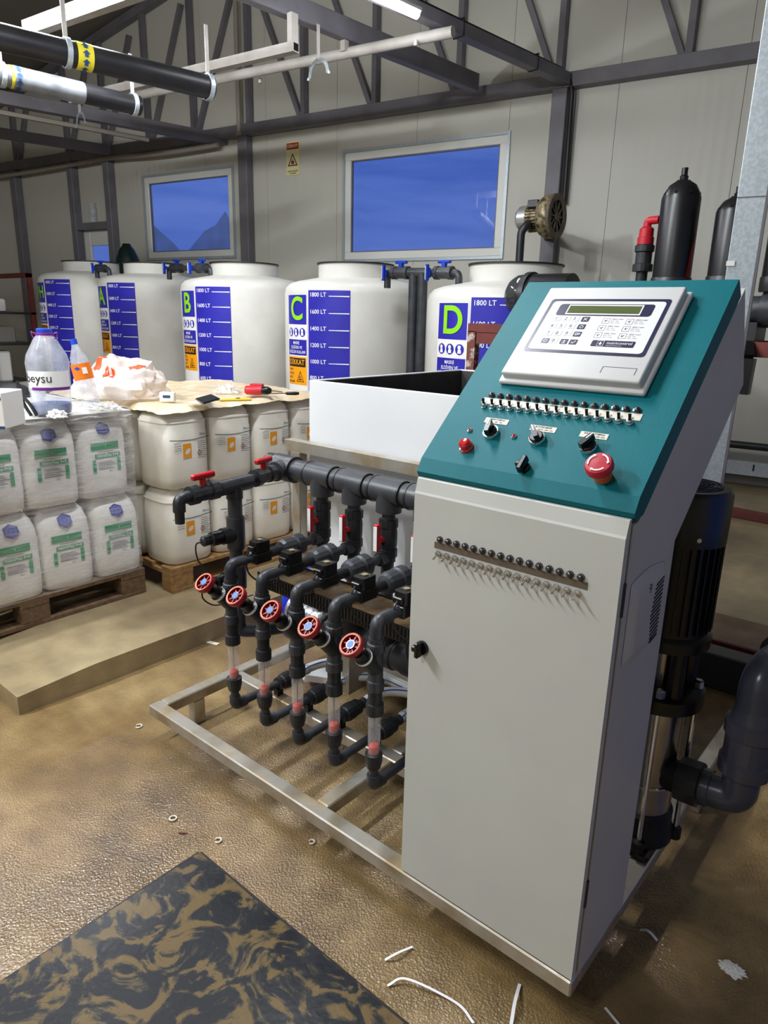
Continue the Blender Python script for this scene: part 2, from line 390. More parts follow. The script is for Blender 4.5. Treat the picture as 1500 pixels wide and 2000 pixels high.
def ribbed(name):                                        # fine vertical micro-ribs of the sandwich panels
    m = MAT[name]; n = m.node_tree.nodes; L = m.node_tree.links; b = n['Principled BSDF']
    tcn = n.new('ShaderNodeTexCoord'); wv = n.new('ShaderNodeTexWave'); wv.wave_type = 'BANDS'; wv.bands_direction = 'X'; wv.wave_profile = 'SIN'
    wv.inputs['Scale'].default_value = 3.2; wv.inputs['Distortion'].default_value = 0
    mpn = n.new('ShaderNodeMapping'); mpn.inputs['Rotation'].default_value = (0, 0, -PSI); L.new(tcn.outputs['Object'], mpn.inputs['Vector']); L.new(mpn.outputs['Vector'], wv.inputs['Vector'])
    bp = n.new('ShaderNodeBump'); bp.inputs['Strength'].default_value = .11; bp.inputs['Distance'].default_value = .01
    L.new(wv.outputs['Fac'], bp.inputs['Height']); L.new(bp.outputs['Normal'], b.inputs['Normal'])
ribbed('wall_panel')

# ================================================================== the setting
def struct(name, mb, m, parent=None, sm=False, label=None, cat=None):
    o = mb.build(name, m, parent, sm)
    if parent is None: tag(o, label, cat, kind='structure')
    return o
SMIN, SMAX, GF = -14.2, 4.2, -6.0
ZS = .11                                                  # height of the raised slabs
def roof_z(s): return 5.95-.2*abs(s+6.6)

struct('floor', MB(WM).box(SMIN-.3, SMAX+.3, GF-.3, GW+.3, -.2, 0), 'wet_floor', label='wet muddy brown concrete floor around the skid', cat='floor')
def slab_mesh():
    b = MB(); poly = [(-2.272, .06), (-2.272, 2.2), (3.6, 2.33), (3.6, 7.2), (-13.2, 5.0), (-13.2, .06)]
    b.prism(poly, ZS)                                     # the near end slopes down towards the wet floor
    e = [(-2.272, .06, 0), (-2.272, .06, ZS), (-2.285, -.27, .082), (-2.285, -.27, 0), (-13.2, .06, 0), (-13.2, .06, ZS), (-13.2, -.27, .082), (-13.2, -.27, 0)]
    b.box(-13.2, -2.80, -.75, -.27, 0, .098)
    return b.add(e, [(0, 1, 2, 3), (1, 5, 6, 2), (2, 6, 7, 3), (4, 7, 6, 5)])
struct('floor_slab', slab_mesh(), 'dry_floor', label='raised tan concrete slab carrying the pallets and tanks', cat='floor')

WINS = [(-4.99, -2.92, 2.27, 3.465), (-8.55, -6.82, 2.36, 3.46), (-10.02, -9.33, .11, 2.775)]
wall = thing('wall_back', 'cream ribbed sandwich panel wall behind the tanks', 'wall', Wp(0, GW, 0), kind='structure')
seams = [SMIN]+[x for x in [-2.92+1.1*k for k in range(-11, 8)] if SMIN+.2 < x < SMAX-.1]+[SMAX]
for a, b in zip(seams, seams[1:]):
    a2, b2 = a+.002, b-.002
    cuts = sorted({a2, b2}|{min(max(c, a2), b2) for w_ in WINS for c in w_[:2]}); mb = MB(WM)
    for c, d in zip(cuts, cuts[1:]):
        if d-c < 1e-4: continue
        z = 0.0; m_ = (c+d)/2; top = roof_z(m_)+.25
        for w_ in WINS:
            if w_[0] < m_ < w_[1]:
                if w_[2] > z: mb.box(c, d, GW, GW+.08, z, w_[2])
                z = w_[3]
        mb.box(c, d, GW, GW+.08, z, top)
    mb.build('panel', 'wall_panel', wall, sm=False)
struct('wall_left', MB(WM).box(SMIN-.08, SMIN, GF, GW+.08, 0, 4.6), 'wall_panel', label='far left side wall of cream panels', cat='wall')
wr = MB(WM)                                                # with an unseen gateway, added to let cool dusk light in
for g0, g1, z0, z1 in ((GF, -1.2, 0, 4.0), (2.6, GW+.08, 0, 4.0), (-1.2, 2.6, 3.3, 4.0)): wr.box(SMAX, SMAX+.08, g0, g1, z0, z1)
struct('wall_right', wr, 'wall_panel', label='right side wall of cream panels with an added unseen gateway opening', cat='wall')
struct('wall_front', MB(WM).box(SMIN, SMAX, GF-.08, GF, 0, 6.1), 'wall_panel', label='front wall of cream panels facing the machine', cat='wall')
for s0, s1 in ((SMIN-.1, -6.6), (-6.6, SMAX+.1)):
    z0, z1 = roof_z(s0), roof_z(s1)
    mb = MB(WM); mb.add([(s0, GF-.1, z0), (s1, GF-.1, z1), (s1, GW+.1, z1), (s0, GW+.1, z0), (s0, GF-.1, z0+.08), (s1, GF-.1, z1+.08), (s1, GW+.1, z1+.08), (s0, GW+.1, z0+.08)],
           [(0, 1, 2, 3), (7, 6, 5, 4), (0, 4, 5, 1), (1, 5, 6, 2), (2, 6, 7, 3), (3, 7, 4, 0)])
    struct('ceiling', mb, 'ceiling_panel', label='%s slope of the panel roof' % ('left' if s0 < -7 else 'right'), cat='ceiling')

def window(name, s0, s1, z0, z1, label, trim=True, fr=.085):
    t = thing(name, label, 'window', Wp((s0+s1)/2, GW, z0), kind='structure')
    if trim:
        m = MB(WM)
        for a, b, c, d in ((s0-.03, s1+.03, z1, z1+.03), (s0-.03, s1+.03, z0-.03, z0), (s0-.03, s0, z0, z1), (s1, s1+.03, z0, z1)): m.box(a, b, GW-.025, GW+.01, c, d)
        m.build('outer_trim', 'galvanized', t, sm=False)
    m = MB(WM)
    for a, b, c, d in ((s0, s1, z1-fr, z1), (s0, s1, z0, z0+fr), (s0, s0+fr, z0+fr, z1-fr), (s1-fr, s1, z0+fr, z1-fr)): m.box(a, b, GW-.012, GW+.06, c, d, .006)
    m.build('window_frame', 'pvc_frame', t, sm=False)
    m = MB(WM)
    e = fr-.012
    for a, b, c, d in ((s0+e, s1-e, z1-fr-.012, z1-e), (s0+e, s1-e, z0+e, z0+fr+.012), (s0+e, s0+fr+.012, z0+e, z1-e), (s1-fr-.012, s1-e, z0+e, z1-e)): m.box(a, b, GW+.004, GW+.03, c, d)
    m.build('glazing_bead', 'steel_grey', t, sm=False)
    MB(WM).box(s0+fr, s1-fr, GW+.034, GW+.04, z0+fr, z1-fr).build('pane', 'glass', t, sm=False)
    return t
window('window_1', *WINS[0], label='large white framed window showing blue dusk sky')
w2 = window('window_2', *WINS[1], label='smaller white framed window with broken panes between the columns')
a = WINS[1]
m = MB(WM); m.prism([(a[0]+.09, a[2]+.09), (a[0]+.62, a[2]+.09), (a[0]+.46, a[2]+.22), (a[0]+.2, a[2]+.38), (a[0]+.09, a[2]+.46)], .004, ROT((1, 0, 0), (0, 0, 1), (0, 1, 0), (0, GW+.042, 0)))
m.build('glass_shard', 'glass_dirty', w2, sm=False)
m = MB(WM); m.prism([(a[0]+.78, a[2]+.09), (a[1]-.09, a[2]+.09), (a[1]-.09, a[2]+.42), (a[1]-.2, a[2]+.58), (a[1]-.38, a[2]+.42), (a[1]-.62, a[2]+.34)], .004, ROT((1, 0, 0), (0, 0, 1), (0, 1, 0), (0, GW+.042, 0)))
m.build('glass_shard', 'glass_dirty', w2, sm=False)
# the half hidden door with its lit upper light
d3 = thing('door_1', 'white door with a small blue-lit glass light behind the far tanks', 'door', Wp(-9.67, GW, ZS), kind='structure')
a = WINS[2]; m = MB(WM)
for x0, x1, z0, z1 in ((a[0], a[0]+.13, ZS, a[3]), (a[1]-.13, a[1], ZS, a[3]), (a[0]+.13, a[1]-.13, a[3]-.2, a[3]), (a[0]+.13, a[1]-.13, ZS, 1.35)): m.box(x0, x1, GW-.01, GW+.05, z0, z1, .005)
m.build('door_leaf', 'pvc_frame', d3, sm=False)
MB(WM).box(a[0]+.13, a[1]-.13, GW+.02, GW+.026, 1.35, a[3]-.2).build('pane', 'glass', d3, sm=False)

# ------------------------------------------------------------------ steel columns, wall truss, beams
def column(s, wd, z0, z1, label, dp=.13):
    t = thing('steel_column', label, 'column', Wp(s, GW-dp/2, z0), kind='structure')
    MB(WM).box(s-wd/2, s+wd/2, GW-dp, GW-.002, z0, z1, .006).build('post', 'steel_grey', t, sm=False)
    MB(WM).box(s-wd/2-.04, s+wd/2+.04, GW-dp-.03, GW-.002, z0, z0+.012).build('base_plate', 'steel_grey', t, sm=False)
    return t
column(-6.53, .15, ZS, 3.79, 'grey steel column between the two windows')
column(-2.36, .15, ZS, 3.79, 'grey steel column carrying the blower beside the large window')
column(-11.62, .15, ZS, 3.79, 'dark grey steel column at the far left of the wall')
column(-10.11, .12, ZS, 3.79, 'grey steel post left of the half hidden door')
column(-9.25, .12, ZS, 3.79, 'grey steel post right of the half hidden door')
t = thing('door_lintel', 'grey steel lintel above the half hidden door', 'lintel', Wp(-9.68, GW-.06, 2.8), kind='structure')
MB(WM).box(-10.05, -9.31, GW-.12, GW-.002, 2.80, 2.90).build('lintel_tube', 'steel_grey', t, sm=False)

tr = thing('roof_truss', 'grey steel roof truss of verticals and diagonals against the back wall', 'truss', Wp(-5, GW-.06, 3.8), kind='structure')
MB(WM).box(SMIN+.05, SMAX-.05, GW-.13, GW-.003, 3.79, 3.92, .004).build('bottom_chord', 'steel_grey', tr, sm=False)
for s0, s1 in ((SMIN+.05, -6.6), (-6.6, SMAX-.05)):
    MB().bar(Wp(s0, GW-.06, roof_z(s0)-.09), Wp(s1, GW-.06, roof_z(s1)-.09), .1, .1).build('top_chord', 'steel_grey', tr, sm=False)
vb = [(wl(385, 249)[0], 1), (wl(297, 275)[0], 1), (wl(213, 297)[0], 1), (wl(141, 313)[0], 1), (wl(40, 328)[0], 1), (-6.45, 0)]+[(x, -1) for x in (-5.57, -4.55, -3.49, -2.40, -1.21, 0, 1.1, 2.2)]
for x, sg in vb:
    zt = roof_z(x)-.13
    MB().bar(Wp(x, GW-.055, 3.92), Wp(x, GW-.055, zt), .065, .065).build('vertical', 'steel_grey', tr, sm=False)
    if sg:
        k = .46; h = (roof_z(x)-.15-3.92); x1 = x+sg*(.05+k*h)
        MB().bar(Wp(x+sg*.06, GW-.05, 3.92), Wp(x1, GW-.05, min(3.92+h, roof_z(x1)-.12)), .055, .055).build('diagonal', 'steel_grey', tr, sm=False)

def line_beam(name, label, p, q, z, w_, h, m, ext=0, cat='beam', back=0):
    s0, g0 = wz(*p, z); s1, g1 = wz(*q, z); d = Vector((s1-s0, g1-g0)).normalized()
    A = Vector((s0, g0))-d*back; B = Vector((s1, g1))+d*ext
    t = thing(name, label, cat, Wp(A.x, A.y, z), kind='structure')
    MB().bar(Wp(A.x, A.y, z), Wp(B.x, B.y, z), w_, h, b=.005).build('tube', m, t, sm=False)
    return t, A, B, d
tubeR, RA, RB, RD = line_beam('ceiling_beam', 'grey tube beam with black cable running from the blower column overhead', (1100, 152), (805, 17), 3.85, .10, .10, 'steel_grey', ext=6.5, back=.05)
cablep = [Wp(RB.x, RB.y, 3.915), Wp(RA.x, RA.y, 3.915)]
darkb, DA, DB, DD = line_beam('ceiling_beam', 'dark grey beam with pipe hangers ending at the wall truss', (915, 157), (636, 42), 3.9, .09, .16, 'steel_grey', ext=5.5, back=.12)
leftb, LA, LB, LD = line_beam('ceiling_beam', 'pale grey beam running from the middle column to upper left', (470, 280), (0, 191), 3.80, .12, .13, 'steel_grey', ext=5, back=0)
line_beam('ceiling_beam', 'dark grey beam at far left below the pale one', (200, 291), (0, 260), 3.82, .11, .12, 'steel_grey', ext=5, back=.1)
line_beam('conduit', 'thin pale conduit below the pale beam at upper left', (290, 273), (0, 219), 3.72, .05, .05, 'conduit_beige', ext=4, cat='conduit')
MB().tube(fillet([cablep[0], Wp(RA.x-.02, RA.y-.06, 3.915), Wp(-2.24, GW-.1, 3.80), Wp(-2.24, GW-.06, 2.75)], .12), .022, 8).build('power_cable', 'cable', tubeR)
for k in range(4):
    p = RA+RD*(.55+1.05*k); MB().bar(Wp(p.x, p.y, 3.793), Wp(p.x, p.y, 3.93), .112, .006, up=Wp(RD.x, RD.y, 0)).build('cable_strap', 'cable', tubeR, sm=False)
# hanger bars
zb = 3.6
A = wz(578, 92, zb); B = wz(215, 178, zb)
t = thing('hanger_bar', 'white square hanger bar with open end under the dark beam', 'bar', Wp(*A, zb), kind='structure')
MB().bar(Wp(*A, zb), Wp(*(Vector(B)+(Vector(B)-Vector(A)).normalized()*.6), zb), .07, .07).build('tube', 'steel_pale', t, sm=False)
MB().bar(Wp(A[0]-.03, A[1], zb+.02), Wp(A[0]-.03, A[1], 3.83), .07, .05).build('drop_leg', 'steel_pale', t, sm=False)
MB().bar(Wp(A[0], A[1], zb), Wp(*(Vector(A)+(Vector(A)-Vector(B)).normalized()*.004), zb), .052, .052).build('open_end', 'black_plastic', t, sm=False)
zb = 3.74
A = wz(885, 62, zb); B = wz(200, 196, zb+.02)
t = thing('hanger_bar', 'long pale round bar crossing below the beams', 'bar', Wp(*A, zb), kind='structure')
MB().cyl(Wp(*A, zb), Wp(*B, zb), .042, seg=14).build('tube', 'steel_pale', t)
for u, v in ((812, 84), (508, 158)):
    q = wz(u, v, zb-.05); MB().cyl(Wp(q[0], q[1], zb-.07), Wp(q[0], q[1], zb-.03), .018, seg=6).build('bolt', 'steel_pale', t)
q = wz(673, 85, 3.80); MB().bar(Wp(q[0], q[1], zb), Wp(q[0], q[1], 3.85), .05, .05).build('drop_leg', 'steel_pale', t, sm=False)

def clamp(u, v, z, label, rod_to, R=.115):
    s, g = wz(u, v, z); c = Wp(s, g, z)
    t = thing('pipe_clamp', label, 'pipe clamp', c, kind='structure')
    MB().bar(c+Vector((0, 0, R)), Vector((c.x, c.y, rod_to)), .03, .006).build('strap', 'steel_pale', t, sm=False)
    ax = Wp(RD.x, RD.y, 0); x = Vector((0, 0, 1)).cross(ax).normalized(); m = MB(); n_ = 14
    pa = [c+x*math.cos(PI*k/n_)*R+Vector((0, 0, 1))*math.sin(PI*k/n_)*R for k in range(n_+1)]
    for k in range(n_): m.bar(pa[k], pa[k+1], .03, .005, up=ax)
    m.build('half_ring', 'galvanized', t, sm=False)
    for e in (pa[0]+x*.015, pa[-1]-x*.015): MB().cyl(e-Vector((0, 0, .012)), e+Vector((0, 0, .006)), .012, seg=6).build('lug', 'galvanized', t)
clamp(622, 148, 3.46, 'empty silver half-ring pipe clamp hanging from the dark beam', 3.82)
clamp(158, 243, 3.56, 'empty silver half-ring pipe clamp below the pale beam', 3.76)

# overhead black pipes
def overhead_pipe(p, q, z, r, label, split=None, clampsuv=(), bands=()):
    A = Vector(wz(*p, z)); B = Vector(wz(*q, z)); d = (B-A).normalized(); E = B+d*4
    t = thing('overhead_pipe', label, 'pipe', Wp(A.x, A.y, z), group='overhead pipes')
    def P(k): return Wp(A.x+d.x*k, A.y+d.y*k, z)
    L = (E-A).length; dr = (P(1)-P(0))
    if split:
        MB().cyl(P(0), P(split), r, seg=24).build('pipe', 'pipe_grey', t)
        MB().cyl(P(split), P(split+.5), r*1.06, seg=24).build('socket', 'pipe_silver', t)
        MB().cyl(P(split+.5), P(L), r, seg=24).build('pipe', 'pipe_silver', t)
    else: MB().cyl(P(0), P(L), r, seg=24).build('pipe', 'pipe_grey', t)
    MB().cyl(P(-.004), P(.03), r*.86, seg=24).build('bore', 'black_plastic', t)
    for k, top in clampsuv:
        c = P(k); MB().lathe([(r+.003, -.016), (r+.012, -.016), (r+.012, .016), (r+.003, .016)], c, dr, 28, caps=False).build('clamp_ring', 'galvanized', t)
        MB().bar(c+Vector((0, 0, r)), Vector((c.x, c.y, top)), .03, .006).build('strap', 'steel_pale', t, sm=False)
        x, y, d_ = frame_to(dr)
        MB().bar(c-dr*.001+x*(r+.012)*-1, c+x*(r+.045)*-1, .02, .02).build('clamp_bolt', 'chrome', t, sm=False)
    for k in bands:
        b = MB().lathe([(r+.0015, k-.05), (r+.003, k-.05), (r+.003, k+.05), (r+.0015, k+.05)], P(0), dr, 28, caps=False).build('marking_band', 'band_yellow', t)
        m = MB(); x, y, d_ = frame_to(dr)
        for j in range(10):
            a = 2*PI*j/10; e = x*math.cos(a)+y*math.sin(a); tt = -x*math.sin(a)+y*math.cos(a); c = P(k)+e*(r+.005)
            M_ = ROT(d_, tt, e, c); m.prism([(-.02, -.012), (.0, -.012), (.0, -.024), (.022, 0), (.0, .024), (.0, .012), (-.02, .012)], .001, M_ @ Matrix.Rotation(PI/2, 4, 'Z'))
        m.build('arrow_print', 'band_blue', b, sm=False)
    return t
overhead_pipe((414, 172), (0, 72), 3.2, .078, 'long black overhead pipe with yellow arrow band, nearer the middle', None, ((.03, 3.6), (1.02, 3.58)), (.92,))
overhead_pipe((272, 207), (0, 145), 3.2, .072, 'silver and black overhead pipe at far upper left with yellow arrow band', .45, ((.05, 3.56), (1.02, 3.56)), (.92,))
# conduit draped along the wall truss
pts = [Wp(wl(u, v, GW-.16)[0], GW-.16, wl(u, v, GW-.16)[1]) for u, v in ((-60, 352), (0, 345), (60, 336), (150, 320), (215, 309), (300, 302), (360, 294), (425, 283))]
t = thing('wall_conduit', 'thin beige conduit draped along the bottom of the wall truss', 'conduit', pts[4]); MB().tube(smooth_path(pts), .032, 8).build('tube', 'conduit_beige', t)
t = thing('vertical_conduit', 'pale vertical conduit beside the middle column above the truss chord', 'conduit', Wp(-6.6, GW-.12, 3.8))
MB().cyl(Wp(-6.57, GW-.12, 3.80), Wp(-6.57, GW-.12, 5.8), .03, seg=10).build('tube', 'conduit_beige', t); MB().cyl(Wp(-6.57, GW-.12, 3.79), Wp(-6.57, GW-.12, 3.83), .045, seg=8).build('end_cap', 'conduit_beige', t)

# ------------------------------------------------------------------ lamps (the room's own light, plus added fill lamps)
def lamp(A, B, z, label, power, vis=True):
    A, B = Vector(A), Vector(B); c = Wp((A.x+B.x)/2, (A.y+B.y)/2, z)
    t = thing('tube_lamp', label, 'lamp', c, kind='structure')
    p0, p1 = Wp(A.x, A.y, z), Wp(B.x, B.y, z)
    MB().bar(p0+Vector((0, 0, .035)), p1+Vector((0, 0, .035)), .075, .03, b=.006).build('lamp_housing', 'lamp_body', t, sm=False)
    d = (p1-p0).normalized(); x = Vector((0, 0, 1)).cross(d).normalized(); m = MB(); n_ = 8
    vs = []
    for p in (p0+d*.02, p1-d*.02): vs += [p+x*.034*math.cos(PI*k/n_)+Vector((0, 0, .02-.045*math.sin(PI*k/n_))) for k in range(n_+1)]
    m.add(vs, [(k, k+1, n_+2+k, n_+1+k) for k in range(n_)]+[tuple(range(n_+1)), tuple(range(2*n_+1, n_, -1))])
    m.build('diffuser', 'lamp_glow', t)
    for k in (.18, .5, .82):
        la = bpy.data.lights.new('tube_light', 'POINT'); la.energy = power*.42/3; la.shadow_soft_size = .05; la.color = (.965, 1, 1.05)
        lo = bpy.data.objects.new('tube_light', la); COL.objects.link(lo); lo.parent = t; lo.location = p0.lerp(p1, k)-c+Vector((0, 0, -.085))
    la = bpy.data.lights.new('tube_light', 'AREA'); la.shape = 'RECTANGLE'; la.size = .07; la.size_y = (p1-p0).length*.95; la.energy = power*.155; la.color = (.965, 1, 1.05)
    lo = bpy.data.objects.new('tube_light', la); COL.objects.link(lo); lo.parent = t; lo.matrix_local = Matrix.Translation(Vector((0, 0, -.032))) @ ROT(-x, d, (-x).cross(d))
    return t
a = Vector(wz(818, 32, 3.74)); b = a+RD*1.25
lamp(a, b, 3.74, 'lit white tube lamp under the cable beam at the top edge', LAMP_POWER['over_tanks'])
lamp((-1.75, 1.2), (-1.85, -.05), 3.74, 'added unseen tube lamp above the mixing tank, out over the skid', LAMP_POWER['fill_skid'])  # added lamp out of view, placed to brighten the jerrycan fronts
lamp(b+RD*3.5+Vector((.5, 0)), b+RD*4.75+Vector((.5, 0)), 3.74, 'lit tube lamp nearest the front, left of the cabinet', LAMP_POWER['near_left'])
c = Vector(wz(236, 9, 3.72)); lamp(c, c+RD*1.25, 3.72, 'lit tube lamp at the upper left above the black pipes', LAMP_POWER['left_row'])
lamp(c+RD*2.1, c+RD*3.35, 3.72, 'lit tube lamp further along the upper left row', LAMP_POWER['left_row'])
lamp((-6.2, -3.2), (-6.2, -1.95), 3.9, 'added unseen tube lamp over the left front of the hall', LAMP_POWER['fill_left'])  # added out of view as soft fill for the hall
lamp((-1.2, -3.9), (-1.2, -2.65), 3.7, 'added unseen tube lamp over the right front of the hall', LAMP_POWER['fill_right'])  # added out of view, fills the cabinet front and the jerrycans
zb = 3.58
A = wz(232, -6, zb); B = wz(52, 58, zb)
t = thing('hanger_bar', 'brightly lit white channel bar at the upper left corner', 'bar', Wp(*A, zb), kind='structure')
d_ = (Vector(B)-Vector(A)).normalized()
MB().bar(Wp(*(Vector(A)-d_*.5), zb), Wp(*(Vector(B)+d_*.0), zb), .07, .10).build('tube', 'steel_pale', t, sm=False)
A2 = wz(0, 85, zb-.02); B2 = wz(30, 78, zb-.02)
# cable duct that drops beside the cabinet
t = thing('cable_duct', 'tall bright galvanized cable duct dropping behind the cabinet', 'cable duct', (-.21, 1.36, .5), kind='structure')
Md = Matrix.Translation((-.223, 1.36, 0)) @ Matrix.Rotation(math.radians(12), 4, 'Z')
MB(Md).box(-.044, .044, -.03, .03, .50, 4.35, .002).build('duct_body', 'galvanized', t, sm=False)
MB(Md).box(.038, .0465, -.033, .034, .50, 4.35).build('cover_edge', 'steel_grey', t, sm=False)
MB(Md).box(-.047, -.022, -.034, .0, 1.79, 1.805).build('cable_tie', 'print_white', t, sm=False)
MB(Md).box(-.044, .038, -.0315, -.03, 1.995, 1.998).build('joint', 'steel_grey', t, sm=False)

# ================================================================== storage tanks
TANKS = {'H': ((-8.537, 3.501), 2.19, .645), 'A': ((-7.23, 3.57), 2.14, .62), 'B': ((-5.316, 3.389), 2.075, .62), 'C': ((-3.911, 3.49), 2.04, .62), 'D': ((-2.231, 3.348), 1.981, .62)}
TXT = {'H': 'PH', 'A': 'A', 'B': 'B', 'C': 'C', 'D': 'D'}
def bend(mb_src, cx, cy, r):                              # flat (arc length, z, offset) -> cylinder round (cx, cy)
    out = MB(); out.f = mb_src.f
    for v in mb_src.v:
        a = v.x/r; rr = r+v.z; out.v.append(Vector((cx+rr*math.cos(a), cy+rr*math.sin(a), v.y)))
    return out
def sheet(a0, a1, z0, z1, r, off, n=10):
    return MB().grid(lambda i, j: (math.radians(a0+(a1-a0)*i)*r, z0+(z1-z0)*j, off), n, 1)
for key, (c, T, r) in TANKS.items():
    cx, cy = c; zb = ZS; nm = {'H': 'leftmost white storage tank with a PH level label, half in shade', 'A': 'white storage tank with the lime letter A', 'B': 'white storage tank with the lime letter B', 'C': 'white storage tank with the lime letter C', 'D': 'white storage tank with the lime letter D beside the cabinet'}[key]
    t = thing('storage_tank', nm, 'tank', (cx, cy, zb), group='row of storage tanks')
    k = r/.62
    prof = [(r-.03, zb), (r, zb+.03), (r, T-.26), (r-.012, T-.215), (r-.045, T-.18), (r-.11, T-.158), (.335*k, T-.125)]
    MB().lathe(prof, (cx, cy, 0), (0, 0, 1), 64).build('body', 'tank_white', t, angle=50)
    MB().lathe([(.325*k, T-.135), (.325*k, T-.012), (.315*k, T-.012), (.305*k, T-.1)], (cx, cy, 0), (0, 0, 1), 48, caps=False).build('neck', 'tank_white', t)
    MB().lathe([(.30*k, T-.012), (.338*k, T-.012), (.338*k, T), (.30*k, T)], (cx, cy, 0), (0, 0, 1), 48).build('lid', 'tank_rim', t, sm=False)
    lt = T-.242; R2 = r
    S_ = lambda deg: math.radians(deg)*r
    lv = bend(sheet(-85.5, -51, .2, lt, r, .0015), cx, cy, r).build('level_label', 'label_blue', t)
    for q in range(8):
        z = lt-.040-.133*q; pw = MB()
        pw.text('%d LT' % (1800-200*q), .047, Matrix.Translation((S_(-84.2), z+.004, .003)), 'LEFT', .009, 1.0)
        pw.grid(lambda i, j, z=z: (S_(-67.5+15.8*i), z-.006+(.0025+.002*i)*(j-.5)*2, .003), 5, 1)
        bend(pw, cx, cy, r).build('level_mark', 'print_white', lv, sm=False)
    l0, l1 = -113.2, -87.0; zt = lt-.036; lw = abs(S_(l1)-S_(l0)); mid = S_((l0+l1)/2)
    lb = bend(sheet(l0, l1, zt-.94, zt+.004, r, .001), cx, cy, r).build('letter_label', 'label_white', t)
    bend(MB().grid(lambda i, j: (S_(l0+.6+(l1-l0-1.2)*i), zt-.236*(1-j), .0022), 8, 1), cx, cy, r).build('letter_field', 'label_blue', lb)
    ml = MB(); ml.text(TXT[key], .255 if key != 'H' else .2, Matrix.Translation((mid+.01, zt-.118, .006)), 'CENTER', .022, 1.0)
    bm = bmesh.new(); vs = [bm.verts.new(v) for v in ml.v]
    for f in ml.f:
        try: bm.faces.new([vs[i] for i in f])
        except ValueError: pass
    for q in range(-4, 5):
        bmesh.ops.bisect_plane(bm, geom=bm.verts[:]+bm.edges[:]+bm.faces[:], plane_co=(mid+q*.028, 0, 0), plane_no=(1, 0, 0))
    ml = MB(); ml.bm(bm); bend(ml, cx, cy, r).build('letter', 'lime', lb, sm=False)
    # safety pictograms, wording and hazard field
    mi = MB(); mw = MB()
    for q in range(3):
        px = mid+(q-1)*lw*.30; mi.lathe([(.001, 0), (.036, 0)], (px, zt-.30, .003), (0, 0, 1), 18, caps=False)
        mw = MB(); mw.lathe([(.001, 0), (.014, 0)], (px-.002, zt-.286, .004), (0, 0, 1), 10, caps=False); mw.add([(px-.016, zt-.326, .004), (px+.016, zt-.326, .004), (px+.012, zt-.3, .004), (px-.012, zt-.3, .004)], [(0, 1, 2, 3)]); bend(mw, cx, cy, r).build('pictogram_figure', 'print_white', lb, sm=False)
    bend(mi, cx, cy, r).build('pictogram', 'label_blue', lb, sm=False); 
    bend(MB().grid(lambda i, j: (S_(l0+.6+(l1-l0-1.2)*i), zt-.36-.128*(1-j), .0022), 8, 1), cx, cy, r).build('wording_field', 'label_blue', lb)
    for q, s_ in enumerate(('MASKE', 'ELDİVEN VE', 'GÖZLÜK KULLAN')): bend(MB().text(s_, .034, Matrix.Translation((mid, zt-.388-.037*q, .004)), 'CENTER', .01, .88), cx, cy, r).build('wording_line', 'print_white', lb, sm=False)
    bend(MB().grid(lambda i, j: (S_(l0+.6+(l1-l0-1.2)*i), zt-.50-.235*(1-j), .0022), 8, 1), cx, cy, r).build('hazard_field', 'label_orange', lb)
    bend(MB().grid(lambda i, j: (S_(l0+1.8+(l1-l0-3.6)*i), zt-.512-.072*(1-j), .003), 8, 1), cx, cy, r).build('hazard_header', 'print_black', lb)
    mo = MB().text('DİKKAT', .062, Matrix.Translation((mid, zt-.548, .0045)), 'CENTER', .012, .95); bend(mo, cx, cy, r).build('hazard_title', 'label_orange', lb, sm=False)
    mk = MB()
    for q, s_ in enumerate(('YAKICI', 'TAHRİŞ', 'EDİCİ', 'MALZEME')): mk.text(s_, .022, Matrix.Translation((S_(l0)+.022, zt-.608-.034*q, .004)), 'LEFT', .006, 1)
    tx, tz = mid+.055, zt-.665
    A_ = [(-.05, -.045), (.05, -.045), (0, .05)]; B_ = [(-.040, -.039), (.040, -.039), (0, .037)]
    mk.add([(tx+x, tz+y, .004) for x, y in A_+B_], [(0, 1, 4, 3), (1, 2, 5, 4), (2, 0, 3, 5)])
    mk.add([(tx-.022, tz-.03, .004), (tx+.022, tz-.03, .004), (tx+.018, tz-.02, .004), (tx-.018, tz-.02, .004)], [(0, 1, 2, 3)]); mk.add([(tx-.012, tz-.016, .004), (tx+.004, tz-.012, .004), (tx+.002, tz+.006, .004), (tx-.006, tz+.006, .004)], [(0, 1, 2, 3)])
    bend(mk, cx, cy, r).build('hazard_print', 'print_black', lb, sm=False)

